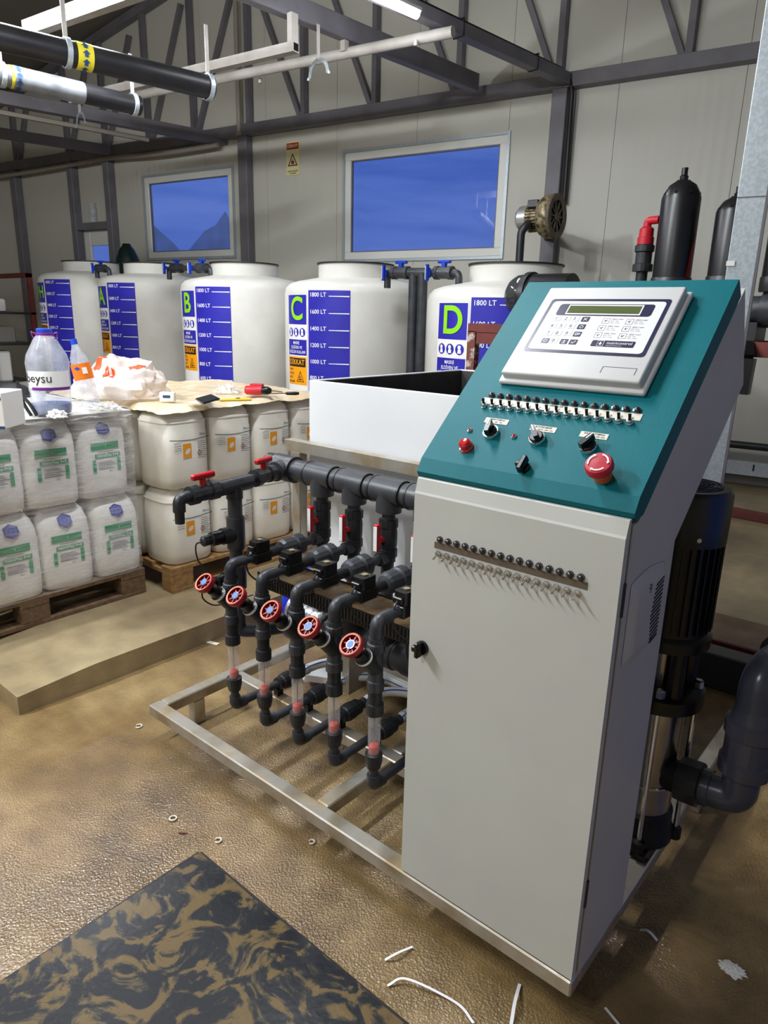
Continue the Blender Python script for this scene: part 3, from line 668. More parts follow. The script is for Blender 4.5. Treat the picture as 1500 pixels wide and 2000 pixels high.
# valve trees between the tank necks
def valve_tree(p_l, p_r, y0, zc, label, post=None, one=False):
    t = thing('tank_valve_pipe', label, 'pipe', (p_l+p_r)/2)
    d = (p_r-p_l).normalized(); up = Vector((0, 0, 1)); out = d.cross(up).normalized()
    if out.y > 0: out = -out
    MB().tube(fillet([p_l-up*.11, p_l, p_r, p_r-up*.11], .04), .026, 12).build('pipe', 'pvc', t)
    L = (p_r-p_l).length
    for k in ((.2, .8) if not one else (.35,)):
        c = p_l+d*L*k
        MB().cyl(c-d*.05, c+d*.05, .042, seg=14).build('union', 'pvc', t)
        for s_ in (-1, 1): MB().cyl(c+d*s_*.045, c+d*s_*.075, .048, seg=10).build('union_nut', 'pvc', t, angle=20)
        h = MB().bar(c+up*.03, c+up*.07, .03, .03).build('valve_stem', 'valve_blue', t, sm=False)
        MB().bar(c+up*.075-d*.055, c+up*.075+d*.055, .028, .022, b=.006).build('blue_handle', 'valve_blue', t, sm=False)
    for k in ((0, .62) if not one else (0,)):
        c = p_l+d*L*k+d*.02
        h = MB().bar(c+out*.04, c+out*.062, .035, .035).build('valve_stem', 'valve_blue', t, sm=False)
        MB().bar(c+out*.07-up*.06, c+out*.07+up*.055, .034, .022, b=.006).build('blue_handle', 'valve_blue', t, sm=False)
        MB().bar(c+out*.083-up*.05, c+out*.083+up*.045, .02, .003).build('handle_label', 'label_white', t, sm=False)
    if post is not None:
        for k in (-.5, .5):
            q = p_l+d*(L*post+k*.085); MB().cyl(Vector((q.x, q.y, ZS)), q, .036, seg=14).build('standpipe', 'pvc', t)
        q = p_l+d*L*post; MB().cyl(q-d*.1, q+d*.1, .036, seg=14).build('tee', 'pvc', t)
    return t
def lerp(a, b, k): return a+(b-a)*k
pc = Vector((*TANKS['C'][0], 0)); pd = Vector((*TANKS['D'][0], 0))
P1 = at(757, 533, 'z', 1.965); P2 = at(915, 533, 'z', 1.95)
def onrow(u, v, dist):
    c_, d_ = ray(u, v); h = math.hypot(d_.x, d_.y); return c_+d_*(dist/h)
valve_tree(onrow(757, 533, 5.55), onrow(897, 533, 5.15), 0, 0, 'grey pipe with blue handled valves between tanks C and D', post=.45)
valve_tree(onrow(330, 524, 7.9), onrow(412, 524, 7.3), 0, 0, 'grey pipe with blue handled valves between tanks A and B')
valve_tree(onrow(189, 524, 9.3), onrow(213, 525, 9.1), 0, 0, 'short grey elbow with blue valve beside the PH tank', one=True)

# blower on the column
bc = Wp(-2.42, GW-.42, 2.55); bc = onrow(1068, 424, 6.6)
t = thing('blower', 'dirty side-channel blower with silver motor cap on the steel column', 'blower', bc)
_vc = CAMP-bc; _vc.z = 0; _vc.normalize(); _rt = _vc.cross(Vector((0, 0, -1))).normalized(); _rt = _rt if _rt.dot(_r) > 0 else -_rt
ax = (_vc*.45+_rt*.89).normalized(); up = Vector((0, 0, 1)); sx = ax.cross(up).normalized()
MB().lathe([(.02, -.27), (.085, -.265), (.105, -.24), (.108, -.16)], bc, ax, 24).build('motor_cap', 'motor_silver', t)
m = MB().lathe([(.1, -.17), (.1, -.02)], bc, ax, 24)
for k in range(28):
    a = 2*PI*k/28; e = sx*math.cos(a)+up*math.sin(a); m.bar(bc+e*.105-ax*.165, bc+e*.105-ax*.02, .006, .024, up=e)
m.build('motor_fins', 'bronze_dirty', t, sm=False)
MB().lathe([(.1, -.04), (.155, -.035), (.175, -.0), (.178, .05), (.165, .075), (.14, .08)], bc, ax, 32, caps=False).build('housing', 'bronze_dirty', t)
MB().lathe([(.12, .078), (.178, .07), (.185, .085), (.178, .1), (.13, .1), (.125, .088)], bc, ax, 32, caps=False).build('cover_ring', 'grime', t)
MB().cyl(bc+ax*.05, bc+ax*.082, .128, seg=24).build('rotor', 'black_plastic', t)
m = MB()
for k in range(10):
    a = 2*PI*k/10; e = sx*math.cos(a)+up*math.sin(a); m.bar(bc+ax*.09+e*.02, bc+ax*.09+e*.135, .012, .008, up=ax)
m.cyl(bc+ax*.08, bc+ax*.1, .035, seg=14); m.build('guard_spokes', 'grime', t, sm=False)
m = MB(); m.box(-.05, .05, -.12, .12, -.06, .0, .005, Matrix.Translation(bc+up*.13-ax*.08)); m.build('terminal_box', 'dark_steel', t, sm=False)
p0 = bc-ax*.16-up*.06-WN*.02
MB().tube(fillet([p0, onrow(1030, 438, 6.5), onrow(1018, 452, 6.5), onrow(1013, 530, 6.5)], .06), .034, 12).build('black_hose', 'pvc_black', t)
m = MB(); q = Wp(-2.36, GW-.13, bc.z); m.bar(q, bc+ax*.02, .07, .12); m.build('bracket', 'dark_steel', t, sm=False)

# warning sign
s0, z1 = wl(560, 279); s1, z0 = wl(586, 341); gs = GW-.008
t = thing('warning_sign', 'cream fire hazard warning sign with red header on the wall', 'sign', Wp((s0+s1)/2, gs, z0))
MB(WM).box(s0, s1, gs-.004, gs+.006, z0, z1).build('sign_board', 'sign_cream', t, sm=False)
MS = lambda s, z, o=.006: WM @ ROT((1, 0, 0), (0, 0, 1), (0, -1, 0), (s, gs-o, z))
sw, sh = s1-s0, z1-z0; sm_ = (s0+s1)/2
h = MB(WM).box(s0+.008, s1-.008, gs-.006, gs-.004, z1-.085, z1-.012).build('header', 'sign_red', t, sm=False)
MB().text('DİKKAT!', .05, MS(sm_, z1-.05, .0075), 'CENTER', .01, .82).build('header_print', 'sign_cream', t, sm=False)
tz = z0+.165; m = MB()
m.add([MS(sm_, tz) @ Vector((x, y, 0)) for x, y in ((-.078, -.06), (.078, -.06), (0, .085), (-.058, -.048), (.058, -.048), (0, .06))], [(0, 1, 4, 3), (1, 2, 5, 4), (2, 0, 3, 5)])
m.text('YANGIN TEHLİKESİ', .025, MS(sm_, z0+.045), 'CENTER', .01, .76); m.text('YANICI MADDE', .02, MS(sm_, z0+.02), 'CENTER', .01, .76); m.build('black_print', 'print_black', t, sm=False)
MB().add([MS(sm_, tz-.012) @ Vector((x*.9, y*.9, 0)) for x, y in ((-.022, -.03), (.022, -.03), (.03, -.005), (.016, .012), (.012, .002), (.004, .045), (-.012, .012), (-.018, .02), (-.03, -.006))], [tuple(range(9))]).build('flame_print', 'sign_red', t, sm=False)

# bottle on the lintel, dark green canister behind tank A
p = Wp(-9.70, GW-.06, 2.90)
t = thing('clear_bottle', 'small clear bottle standing on the lintel above the door', 'bottle', p)
MB().lathe([(.05, 0), (.055, .01), (.055, .09), (.045, .11), (.055, .13), (.055, .21), (.04, .25), (.045, .26), (.045, .28)], p, (0, 0, 1), 16).build('bottle_body', 'clear_bottle', t)
p = onrow(250, 517, 10.9); p.z = ZS
t = thing('green_canister', 'dark green rounded canister standing behind tank A', 'canister', p)
zc = onrow(250, 480, 10.9).z
MB().lathe([(.17, 0), (.19, .05), (.19, zc-.55), (.16, zc-.3), (.1, zc-.16), (.06, zc-.11)], p, (0, 0, 1), 24).build('body', 'green_dark', t)
MB().lathe([(.055, zc-.13), (.06, zc-.1), (.05, zc-.085)], p, (0, 0, 1), 16).build('cap', 'black_plastic', t)

# ------------------------------------------------------------------ dark storage rack at far left
RY = 3.1
def rk(u, v, y=RY): return at(u, v, 'y', y)
t = thing('storage_rack', 'rust red steel storage rack in the dark left corner', 'rack', (-9.2, 2.6, ZS))
for x in (-11.6, -9.55):
    for y in (2.5, 3.1): MB().box(x, x+.06, y, y+.06, ZS, 2.05).build('upright', 'rust_red', t, sm=False)
for z in (.6, 1.12, 1.52): MB().box(-11.6, -9.49, 2.5, 3.16, z, z+.03).build('shelf', 'dark_steel', t, sm=False)
MB().box(-11.6, -9.49, 2.5, 2.56, 2.0, 2.06).build('top_rail', 'rust_red', t, sm=False); MB().box(-11.6, -9.49, 3.1, 3.16, 2.0, 2.06).build('top_rail', 'rust_red', t, sm=False)
MB().bar((-10.6, 2.5, 1.55), (-9.75, 2.5, 2.02), .05, .03).build('brace', 'rust_red', t, sm=False)
for i in range(4):
    x = -11.35+.46*i; p = (x, 2.72, 1.55); k = thing('packet', 'pale packet number %s from the left on the upper shelf of the dark rack' % ('one', 'two', 'three', 'four')[i], 'packet', p, group='packets on the dark rack')
    MB().box(x-.2, x+.2, 2.56, 2.9, 1.55, 1.72, .03, seg=2).build('sack', 'paper', k)
for i, (c_, n_) in enumerate((('mixed_box', 'pale grey carton on the middle shelf of the dark rack'), ('bin_blue', 'blue parts bin on the middle shelf of the dark rack'), ('mixed_box', 'grey carton behind the blue bin on the dark rack'))):
    x = -10.9+.5*i; k = thing('parts_bin', n_, 'bin', (x, 2.7, 1.15), group='bins on the dark rack')
    MB().box(x-.2, x+.2, 2.55, 2.95, 1.15, 1.36, .012).build('bin', c_, k, sm=False); MB().box(x-.06, x+.06, 2.54, 2.552, 1.24, 1.28).build('card', 'paper', k, sm=False)
for i in range(3):
    x = -10.6+.4*i; k = thing('small_box', ('pale box low on the dark rack, left', 'white canister low on the dark rack', 'pale box low on the dark rack, right')[i], 'box', (x, 2.7, .63)); MB().box(x-.12, x+.12, 2.6, 2.85, .63, .92+.06*i, .02).build('box', 'paper', k)

# ------------------------------------------------------------------ filter station behind the cabinet
FY = 2.65
def fp(u, v, y=FY): return at(u, v, 'y', y)
dc = fp(1012, 578); fr = (fp(1012, 536)-fp(1008, 620)).length/2; z0 = dc.z
t = thing('filter_station', 'row of tall black disc filters on a dark manifold with red valve', 'filter', (dc.x+.6, FY, z0))
MB().lathe([(.001, -.105), (fr*.45, -.095), (fr*.8, -.06), (fr*.97, -.02), (fr, .02)], (dc.x+.03, FY, z0), (1, 0, 0), 28, caps=False).build('end_dome', 'dome_film', t)
MB().cyl((dc.x+.05, FY, z0), (dc.x+.35, FY, z0), fr, seg=28).build('manifold_drum', 'filter_black', t)
MB().lathe([(fr, 0), (fr*1.1, 0), (fr*1.1, .03), (fr, .03)], (dc.x+.07, FY, z0), (1, 0, 0), 28, caps=False).build('clamp_band', 'dark_steel', t)
pr_ = fp(1480, 605); MB().cyl((dc.x+.3, FY, pr_.z), (pr_.x+1.3, FY, pr_.z), .065, seg=20).build('manifold_pipe', 'pvc', t)
for k in range(3): MB().cyl((pr_.x+.02+.4*k, FY, pr_.z), (pr_.x+.08+.4*k, FY, pr_.z), .085, seg=20).build('manifold_coupling', 'pvc', t)
def filt(uc, vb, vt, rr, label=None):
    b = fp(uc, vb); zt = fp(uc+8, vt).z; zb_ = b.z-.05; H_ = zt-zb_; x = b.x
    f = MB().lathe([(rr, 0), (rr, H_*.74), (rr*.93, H_*.78), (rr*.68, H_*.855), (rr*.32, H_*.895), (rr*.2, H_*.9)], (x, FY, zb_), (0, 0, 1), 32).build('filter_housing', 'filter_black', t)
    MB().lathe([(rr*.2, H_*.89), (rr*.22, H_*.93), (rr*.16, H_*.94), (rr*.16, H_), (rr*.1, H_)], (x, FY, zb_), (0, 0, 1), 16).build('vent_nipple', 'black_plastic', t)
    m = MB()
    for k in range(8): 
        a = 2*PI*k/8; e = Vector((math.cos(a), math.sin(a), 0)); m.bar(Vector((x, FY, zb_+H_*.86))+e*rr*.25+Vector((0, 0, H_*.03)), Vector((x, FY, zb_+H_*.765))+e*rr*.93, .012, .016, up=e)
    m.build('dome_ribs', 'filter_black', t, sm=False)
    MB().lathe([(rr*1.03, -.04), (rr*1.06, -.03), (rr*1.06, .025), (rr*1.03, .03)], (x, FY, zb_), (0, 0, 1), 32).build('clamp_band', 'dark_steel', t)
    MB().cyl((x, FY, pr_.z), (x, FY, zb_), .07, seg=16).build('riser', 'pvc', t)
    g = MB().grid(lambda i, j: (math.radians(-12-16*i+6*j)*rr, .03+.24*j*(1-.5*i), .0025), 6, 6); bend(g, 0, 0, rr)
    gg = bend(g, x, FY, rr); gg.v = [Vector((v.x, v.y, v.z+zb_)) for v in gg.v]; gg.build('red_sticker', 'sign_red', t)
rr = (fp(1352, 500)-fp(1268, 500)).length/2*.86
filt(1312, 535, 330, rr); filt(1420, 532, 366, rr*.95); filt(1530, 532, 400, rr*.95)
b = fp(1253, 538); sc = 1.0
MB().cyl((b.x, FY, pr_.z), (b.x, FY, b.z+.02), .03, seg=14).build('vent_pipe', 'pvc_black', t)
z_ = fp(1253, 515).z; MB().lathe([(.03, 0), (.052, .0), (.052, .035), (.042, .04), (.042, .095), (.05, .1), (.05, .13), (.03, .135)], (b.x, FY, z_-.04), (0, 0, 1), 18).build('vent_union', 'pvc_black', t, angle=20)
z2 = fp(1258, 478).z; MB().lathe([(.03, -.035), (.043, -.03), (.043, 0), (.03, .003)], (b.x, FY, z2), (0, 0, 1), 18).build('vent_nut', 'black_plastic', t, angle=20)
z3 = fp(1264, 428).z; hh = z3-z2
MB().lathe([(.042, 0), (.042, hh*.28), (.037, hh*.3), (.036, hh*.62), (.02, hh*.72), (.02, hh*.86)], (b.x, FY, z2), (0, 0, 1), 18).build('air_valve', 'air_red', t)
MB().tube(fillet([(b.x, FY, z2+hh*.7), (b.x, FY, z2+hh*.93), (b.x+.07, FY-.02, z2+hh*.93)], .03), .02, 12).build('valve_spout', 'air_red', t)
# rust red stand of the filter station
bl_ = fp(918, 633, FY-.2); 
st = thing('filter_stand', 'rust red steel stand under the filter station with flaking post', 'stand', (bl_.x, FY-.2, ZS))
zt_ = bl_.z; xr = pr_.x+1.2
MB().box(bl_.x, bl_.x+1.0, FY-.22, FY-.16, zt_-.045, zt_+.005).build('upper_rail', 'rust_red', st, sm=False)
MB().box(bl_.x, bl_.x+.055, FY-.22, FY-.165, ZS, zt_-.04).build('post', 'rust_flaky', st, sm=False)
zr = fp(1480, 683, FY-.2).z
MB().box(bl_.x+.06, xr, FY-.215, FY-.155, zr-.035, zr+.035).build('lower_rail', 'rust_red', st, sm=False)
MB().box(bl_.x+.06, xr, FY+.16, FY+.22, zr-.035, zr+.035).build('lower_rail', 'rust_red', st, sm=False)
MB().box(xr-.06, xr, FY-.21, FY-.15, ZS, zr-.03).build('post', 'rust_red', st, sm=False); MB().box(xr-.06, xr, FY+.16, FY+.22, ZS, zr-.03).build('post', 'rust_red', st, sm=False); MB().box(bl_.x, bl_.x+.055, FY+.16, FY+.22, ZS, zr).build('post', 'rust_red', st, sm=False)
for x in (pr_.x-.05, pr_.x+.5): MB().box(x-.06, x+.08, FY-.1, FY+.1, zr+.035, pr_.z-.06).build('saddle', 'dark_steel', st, sm=False)
q1, q2 = fp(1462, 700, FY-.3), fp(1447, 782, FY-.3)
MB().bar(q1, q2+Vector((0, 0, .03)), .05, .06).build('gusset', 'black_plastic', st, sm=False); MB().bar(q1+Vector((-.03, .1, .06)), q1, .04, .04).build('gusset_arm', 'black_plastic', st, sm=False)

# black pipe, galvanized tray and red channel along the foot of the wall at right
def wallrun(u, v, g): 
    p = atp(u, v, WN*g, WN); return p.dot(WD), p.z
s_, z_ = wallrun(1465, 871, GW-.25); t = thing('wall_pipe', 'black horizontal pipe running low along the right of the wall', 'pipe', Wp(s_, GW-.25, z_)); MB().cyl(Wp(s_-2.2, GW-.25, z_), Wp(s_+2.5, GW-.25, z_), .035, seg=14).build('pipe', 'pvc_black', t)
for k in (-1.5, 1.5): MB().bar(Wp(s_+k, GW-.25, z_), Wp(s_+k, GW-.01, z_), .03, .03).build('wall_bracket', 'dark_steel', t, sm=False)
s_, z_ = wallrun(1465, 915, GW-.2); t = thing('cable_tray', 'galvanized cable tray along the foot of the wall', 'tray', Wp(s_, GW-.1, z_)); MB(WM).box(s_-2.2, s_+2.5, GW-.2, GW-.19, z_-.07, z_+.06).build('tray_side', 'galvanized', t, sm=False); MB(WM).box(s_-2.2, s_+2.5, GW-.2, GW-.01, z_-.085, z_-.07).build('tray_floor', 'dark_steel', t, sm=False); MB(WM).box(s_+.02, s_+.035, GW-.205, GW-.2, z_-.02, z_+.04).build('clip', 'dark_steel', t, sm=False)
p = at(1450, 1000, 'z', ZS+.05); t = thing('red_channel', 'rust red steel channel lying across the wet slab', 'channel', (p.x, p.y, ZS)); MB(Matrix.Translation((p.x, p.y, ZS)) @ Matrix.Rotation(math.radians(-3), 4, 'Z')).box(-1.6, 2.6, -.04, .04, 0, .07, .006).build('channel', 'rust_red', t, sm=False)
p = at(1400, 1250, 'z', ZS+.05); t = thing('dusty_plank', 'dusty plank with rust red edge lying along the slab step', 'plank', (p.x, p.y+.12, ZS)); Mq = Matrix.Translation((p.x, p.y, ZS)) @ Matrix.Rotation(math.radians(2), 4, 'Z')
MB(Mq).box(-.7, 1.9, .0, .34, 0, .055, .004).build('board', 'wood_dusty', t, sm=False); MB(Mq).box(-.7, 1.9, -.012, .0, .004, .05).build('red_edge', 'rust_red', t, sm=False)
p = at(1400, 1300, 'z', .16)+Vector((0, .14, 0)); t = thing('steel_tube', 'dark square steel tube lying behind the pump', 'tube', (p.x, p.y, 0)); MB(Matrix.Translation((p.x, p.y, 0)) @ Matrix.Rotation(math.radians(3), 4, 'Z')).box(-.5, 1.6, -.05, .06, .0, .17, .006).build('tube', 'dark_steel', t, sm=False)

# ================================================================== the dosing machine
Z0 = .15
sk = thing('skid_frame', 'muddy stainless steel skid frame on short legs under the dosing machine', 'frame', (-.87, 1, 0))
def beam(x0, x1, y0, y1, nm='beam', z0=.105, z1=Z0, m='stainless'): return MB().box(x0, x1, y0, y1, z0, z1, .004).build(nm, m, sk, sm=False)
SX = -1.747
beam(SX, 0, 0, .05, 'front_beam'); beam(SX, SX+.05, .051, 1.949, 'side_beam'); beam(-.05, 0, .051, 1.949, 'side_beam'); beam(SX, 0, 1.95, 2.0, 'rear_beam')
beam(SX+.051, -.051, .36, .41, 'middle_beam'); beam(-.88, -.83, .051, .359, 'cross_beam'); beam(-.88, -.83, .411, 1.949, 'cross_beam')
for x, y in ((SX, .17), (-.05, 1.0), (SX, 1.7), (-.05, 1.7), (-.88, 1.0), (-.88, 1.6)): MB().box(x+.002, x+.048, y, y+.05, 0, .105, .003).build('leg', 'stainless', sk, sm=False)
MB().box(-1.73, -1.68, .735, .78, Z0, 1.045, .003).build('upright', 'stainless', sk, sm=False)
MB().box(-.62, -.57, .735, .78, Z0, 1.045, .003).build('upright', 'stainless', sk, sm=False)
m = MB(); m.prism([(SX-.005, 1.045), (-.3, 1.045), (-.3, 1.09), (SX-.03, 1.09)], .045, ROT((1, 0, 0), (0, 0, 1), (0, -1, 0), (0, .78, 0))); m.build('upper_rail', 'stainless', sk, sm=False)

# mixing tank
mt = thing('mixing_tank', 'white open-top rectangular mixing tank behind the pipe manifold', 'tank', (-1.2, 1.36, Z0))
X0, X1, Y0, Y1, ZT = -1.69, -.62, .80, 1.92, 1.343
for a in ((X0, X1, Y0, Y0+.015), (X0, X1, Y1-.015, Y1), (X0, X0+.015, Y0+.015, Y1-.015), (X1-.015, X1, Y0+.015, Y1-.015)): MB().box(*a, Z0+.002, ZT, .003).build('tank_wall', 'mixer_white', mt, sm=False)
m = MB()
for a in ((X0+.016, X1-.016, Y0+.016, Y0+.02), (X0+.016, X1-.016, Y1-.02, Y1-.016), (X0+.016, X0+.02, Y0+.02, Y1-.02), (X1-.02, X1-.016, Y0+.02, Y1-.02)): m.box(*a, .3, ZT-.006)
m.box(X0+.016, X1-.016, Y0+.016, Y1-.016, .3, .31); m.build('dark_inner_faces', 'mixer_inside', mt, sm=False)  # thin inner faces and bottom, coloured darker than the outer walls

# ------------------------------------------------------------------ control cabinet
cb = thing('control_cabinet', 'tall light grey control cabinet with sloped teal operator panel', 'cabinet', (-.25, .15, Z0))
YZ = ROT((0, 1, 0), (0, 0, 1), (1, 0, 0))                 # polygon (y, z), extruded along x
bm = bmesh.new(); mb = MB().prism([(.030, Z0+.002), (.030, 1.236), (.0524, 1.2384), (.549, 1.685), (.6676, 1.464), (.2958, 1.1434), (.2958, Z0+.002)], 0, YZ, h0=-.5)
mb.build('body', 'cabinet_grey', cb, sm=False)
dr = MB().prism([(0, .158), (0, 1.214), (.0025, 1.2195), (.0095, 1.248), (.012, 1.25), (.021, 1.25), (.021, .158)], -.001, YZ, h0=-.5).build('door', 'cabinet_grey', cb, sm=False)
MB().box(-.499, -.003, .0212, .0298, .16, 1.247).build('door_gasket', 'rubber', cb, sm=False)
MB().box(-.5, .0, .0215, .034, 1.238, 1.2405).build('drip_edge', 'chrome', cb, sm=False)
for z in (.35, 1.05): MB().cyl((-.0015, .0225, z), (-.0015, .0225, z+.07), .005, seg=10).build('hinge', 'dark_steel', dr)
# things on the door
def door_pt(u, v): return at(u, v, 'y', 0)
a, b = door_pt(860, 1052.5), door_pt(1135, 1128.5); z_l = (a.z+b.z)/2
led = None
for k in range(16):
    x = lerp(a.x, b.x, k/15)
    if led is None:
        MBl = MB().lathe([(.0082, 0), (.0078, .004), (.0055, .0045), (.0055, .007), (.003, .009), (.0005, .0095)], (x, 0, z_l), (0, -1, 0), 14); led = MBl.build('indicator_light', 'led_dark', dr); xl0 = x
    else: share(led, 'indicator_light', (x-xl0, 0, 0), dr)
a2, b2 = door_pt(849, 1062.5), door_pt(1147.5, 1146.5); zc = (a2.z+b2.z)/2; MB().box(a2.x, b2.x, -.0012, -.0002, zc-.0075, zc+.0075).build('label_strip', 'label_brown', dr, sm=False)
a, b = door_pt(857.5, 1079), door_pt(1128.5, 1159); z_t = (a.z+b.z)/2; tg = None
for k in range(16):
    x = lerp(a.x, b.x, k/15)
    if tg is None:
        m = MB().lathe([(.0072, 0), (.0072, .003), (.0058, .0032), (.0058, .008), (.004, .0085)], (x, 0, z_t), (0, -1, 0), 12); m.cyl((x, -.006, z_t), (x, -.022, z_t-.009), .0022, .0028, seg=8); tg = m.build('toggle_switch', 'chrome', dr); xt0 = x
    else: share(tg, 'toggle_switch', (x-xt0, 0, 0), dr)
k0 = door_pt(826, 1264)
m = MB().cyl((k0.x, 0, k0.z), (k0.x, -.008, k0.z), .017, seg=20); m.box(k0.x-.006, k0.x+.006, -.03, -.008, k0.z-.02, k0.z+.02, .003); m.box(k0.x-.018, k0.x+.004, -.026, -.008, k0.z-.008, k0.z+.008, .003); m.build('latch_knob', 'black_plastic', dr)
# fan cover on the side
lv = MB(); yA, yB, zA, zB = .056, .246, .932, 1.108
def bulge(i, j): return (.001+.011*min(1, 9*min(i, 1-i), 9*min(j, 1-j)), yA+(yB-yA)*i, zA+(zB-zA)*j+(-.012 if j < .5 else .012)*math.sin(PI*i)*(abs(j-.5)*2)**6)
lv.grid(bulge, 24, 24); lo_ = lv.build('fan_cover', 'cabinet_grey', cb)
for k in range(15):
    z = zA+.02+k*.0095; m = MB().bar((.0125, yB-.03, z), (.0125, yB-.085+.002*abs(k-7), z-.008), .002, .0035); 
    m.build('louver', 'dark_steel', lo_, sm=False)
m = MB().text('9', .03, ROT((0, 1, 0), (0, 0, 1), (1, 0, 0), (.0126, .14, zB-.03)), 'CENTER', 0, 1); m.build('emblem', 'dark_steel', lo_, sm=False)

# teal operator panel
PA = Vector((0, .0046, 1.2682)); PT = Vector((0, .73165, .68168)); PN_ = Vector((0, -.68168, .73165))
def PP(x, t, h=0): return Vector((x, 0, 0))+PA+PT*t+PN_*h
def pan(u, v, h=0):
    q = atp(u, v, PP(0, 0, h), PN_); return q.x, (q-PA).dot(PT)
PM = lambda x, t, h=0: ROT((1, 0, 0), PT, PN_, PP(x, t, h))
TH = ROT(PT, PN_, (1, 0, 0), PA)
tl = MB().prism([(.036, 0), (.633, 0), (.637, -.004), (.637, -.05), (.03, -.05), (.004, -.034), (.0, -.022), (.003, -.0105)], .005, TH, h0=-.507).build('operator_panel', 'teal', cb, sm=False)
# row of lights, strip, toggles
a, b = pan(960, 771, .004), pan(1244, 800, .004); led = None
for k in range(16):
    x = lerp(a[0], b[0], k/15); t_ = (a[1]+b[1])/2
    if led is None: led = MB().lathe([(.0082, 0), (.0078, .004), (.0055, .0045), (.0055, .007), (.003, .009), (.0005, .0095)], PP(x, t_), PN_, 14).build('indicator_light', 'led_dark', tl); xl0 = x
    else: share(led, 'indicator_light', (x-xl0, 0, 0), tl)
sp = MB(PM(0, 0)).box(-.437, -.06, .2135, .2315, .0002, .0012).build('label_strip', 'label_strip', tl, sm=False)
m = MB()
for k in range(16): m.text(str(k+1), .0075, PM(lerp(-.425, -.078, k/15), .2185, .0016), 'CENTER', 0, 1)
m.text('VANALAR', .0075, PM(-.25, .2275, .0016), 'CENTER', .01, 1); m.build('strip_print', 'print_black', tl, sm=False)
a, b = pan(945, 789, .006), pan(1229, 824, .006); tg = None
for k in range(16):
    x = lerp(a[0], b[0], k/15); t_ = (a[1]+b[1])/2
    if tg is None:
        m = MB().lathe([(.0075, 0), (.0075, .003), (.006, .0035), (.006, .009), (.004, .0095)], PP(x, t_), PN_, 12); tg = m.build('toggle_switch', 'chrome', tl); xt0 = x
        tgl = MB().cyl(PP(x, t_, .006), PP(x, t_+.008, .019), .0024, .0036, seg=8).build('toggle_lever', 'black_plastic', tl)
    else: share(tg, 'toggle_switch', (x-xt0, 0, 0), tl); share(tgl, 'toggle_lever', (x-xt0, 0, 0), tl)
# selector knobs with paper labels
for i, (kp, lp, tx, ang) in enumerate((((957, 840), (970, 823), ('GÜBRE POMPASI', 'OFF   ON'), 12), ((1047, 852), (1061, 838), ('BLOWER-MIXER', 'AUTO  OFF  ON'), 38), ((1147, 868), (1160, 851), ('SULAMA POMPASI', 'AUTO  OFF  ON'), -28))):
    x, t_ = pan(*kp, .012); lx, lt_ = pan(*lp)
    MB(PM(lx, lt_)).box(-.03, .03, -.0075, .0075, .0002, .001).build('knob_label', 'label_strip', tl, sm=False)
    m = MB(); m.text(tx[0], .0062, PM(lx, lt_+.0035, .0014), 'CENTER', .01, .9); m.text(tx[1], .0055, PM(lx+.006, lt_-.0035, .0014), 'CENTER', .01, .9); m.build('knob_print', 'print_black', tl, sm=False)
    MB().lathe([(.0185, 0), (.0185, .008), (.0175, .0095), (.0145, .0095)], PP(x, t_), PN_, 24).build('knob_ring', 'chrome', tl)
    MB().lathe([(.0165, .0), (.015, .0135), (.013, .015)], PP(x, t_), PN_, 24).build('knob_base', 'black_plastic', tl)
    Mk = PM(x, t_) @ Matrix.Rotation(math.radians(ang), 4, 'Z')
    m = MB(Mk); m.prism([(-.0048, -.016), (.0048, -.016), (.0062, .0), (.0035, .019), (-.0035, .019), (-.0062, 0)], .03, None, h0=.013); m.build('knob_pointer', 'black_plastic', tl, sm=False)
    MB(Mk).box(-.0014, .0014, .002, .019, .0301, .0308).build('pointer_line', 'print_white', tl, sm=False)
x, t_ = pan(909, 869, .01); MB().lathe([(.0165, 0), (.0165, .005), (.014, .006), (.0135, .018), (.009, .022), (.0005, .023)], PP(x, t_), PN_, 20).build('red_lamp', 'led_red', tl)
for u, v in ((918, 841), (1004, 853)):
    x, t_ = pan(u, v); MB().lathe([(.0065, 0), (.006, .004), (.0042, .0045), (.0042, .002)], PP(x, t_), PN_, 14).build('pilot_bezel', 'chrome', tl); MB().lathe([(.004, .002), (.003, .006), (.0005, .007)], PP(x, t_), PN_, 12).build('pilot_lamp', 'led_red', tl)
x, t_ = pan(1021, 908, .012); Mk = PM(x, t_)
m = MB(Mk); m.lathe([(.013, 0), (.013, .006), (.009, .007)], (0, 0, 0), (0, 0, 1), 16); m.box(-.0065, .0065, -.019, .019, .006, .024, .003); m.box(-.017, .006, -.006, .006, .006, .02, .003); m.build('panel_latch', 'black_plastic', tl)
x, t_ = pan(1168, 903, .046)
MB().lathe([(.018, 0), (.0185, .022), (.0205, .026)], PP(x, t_), PN_, 24).build('emergency_stop_collar', 'estop_orange', tl)
es = MB().lathe([(.0225, .026), (.0275, .030), (.0275, .040), (.0245, .045), (.0005, .0465)], PP(x, t_), PN_, 32).build('emergency_stop_button', 'estop_red', tl)
m = MB()
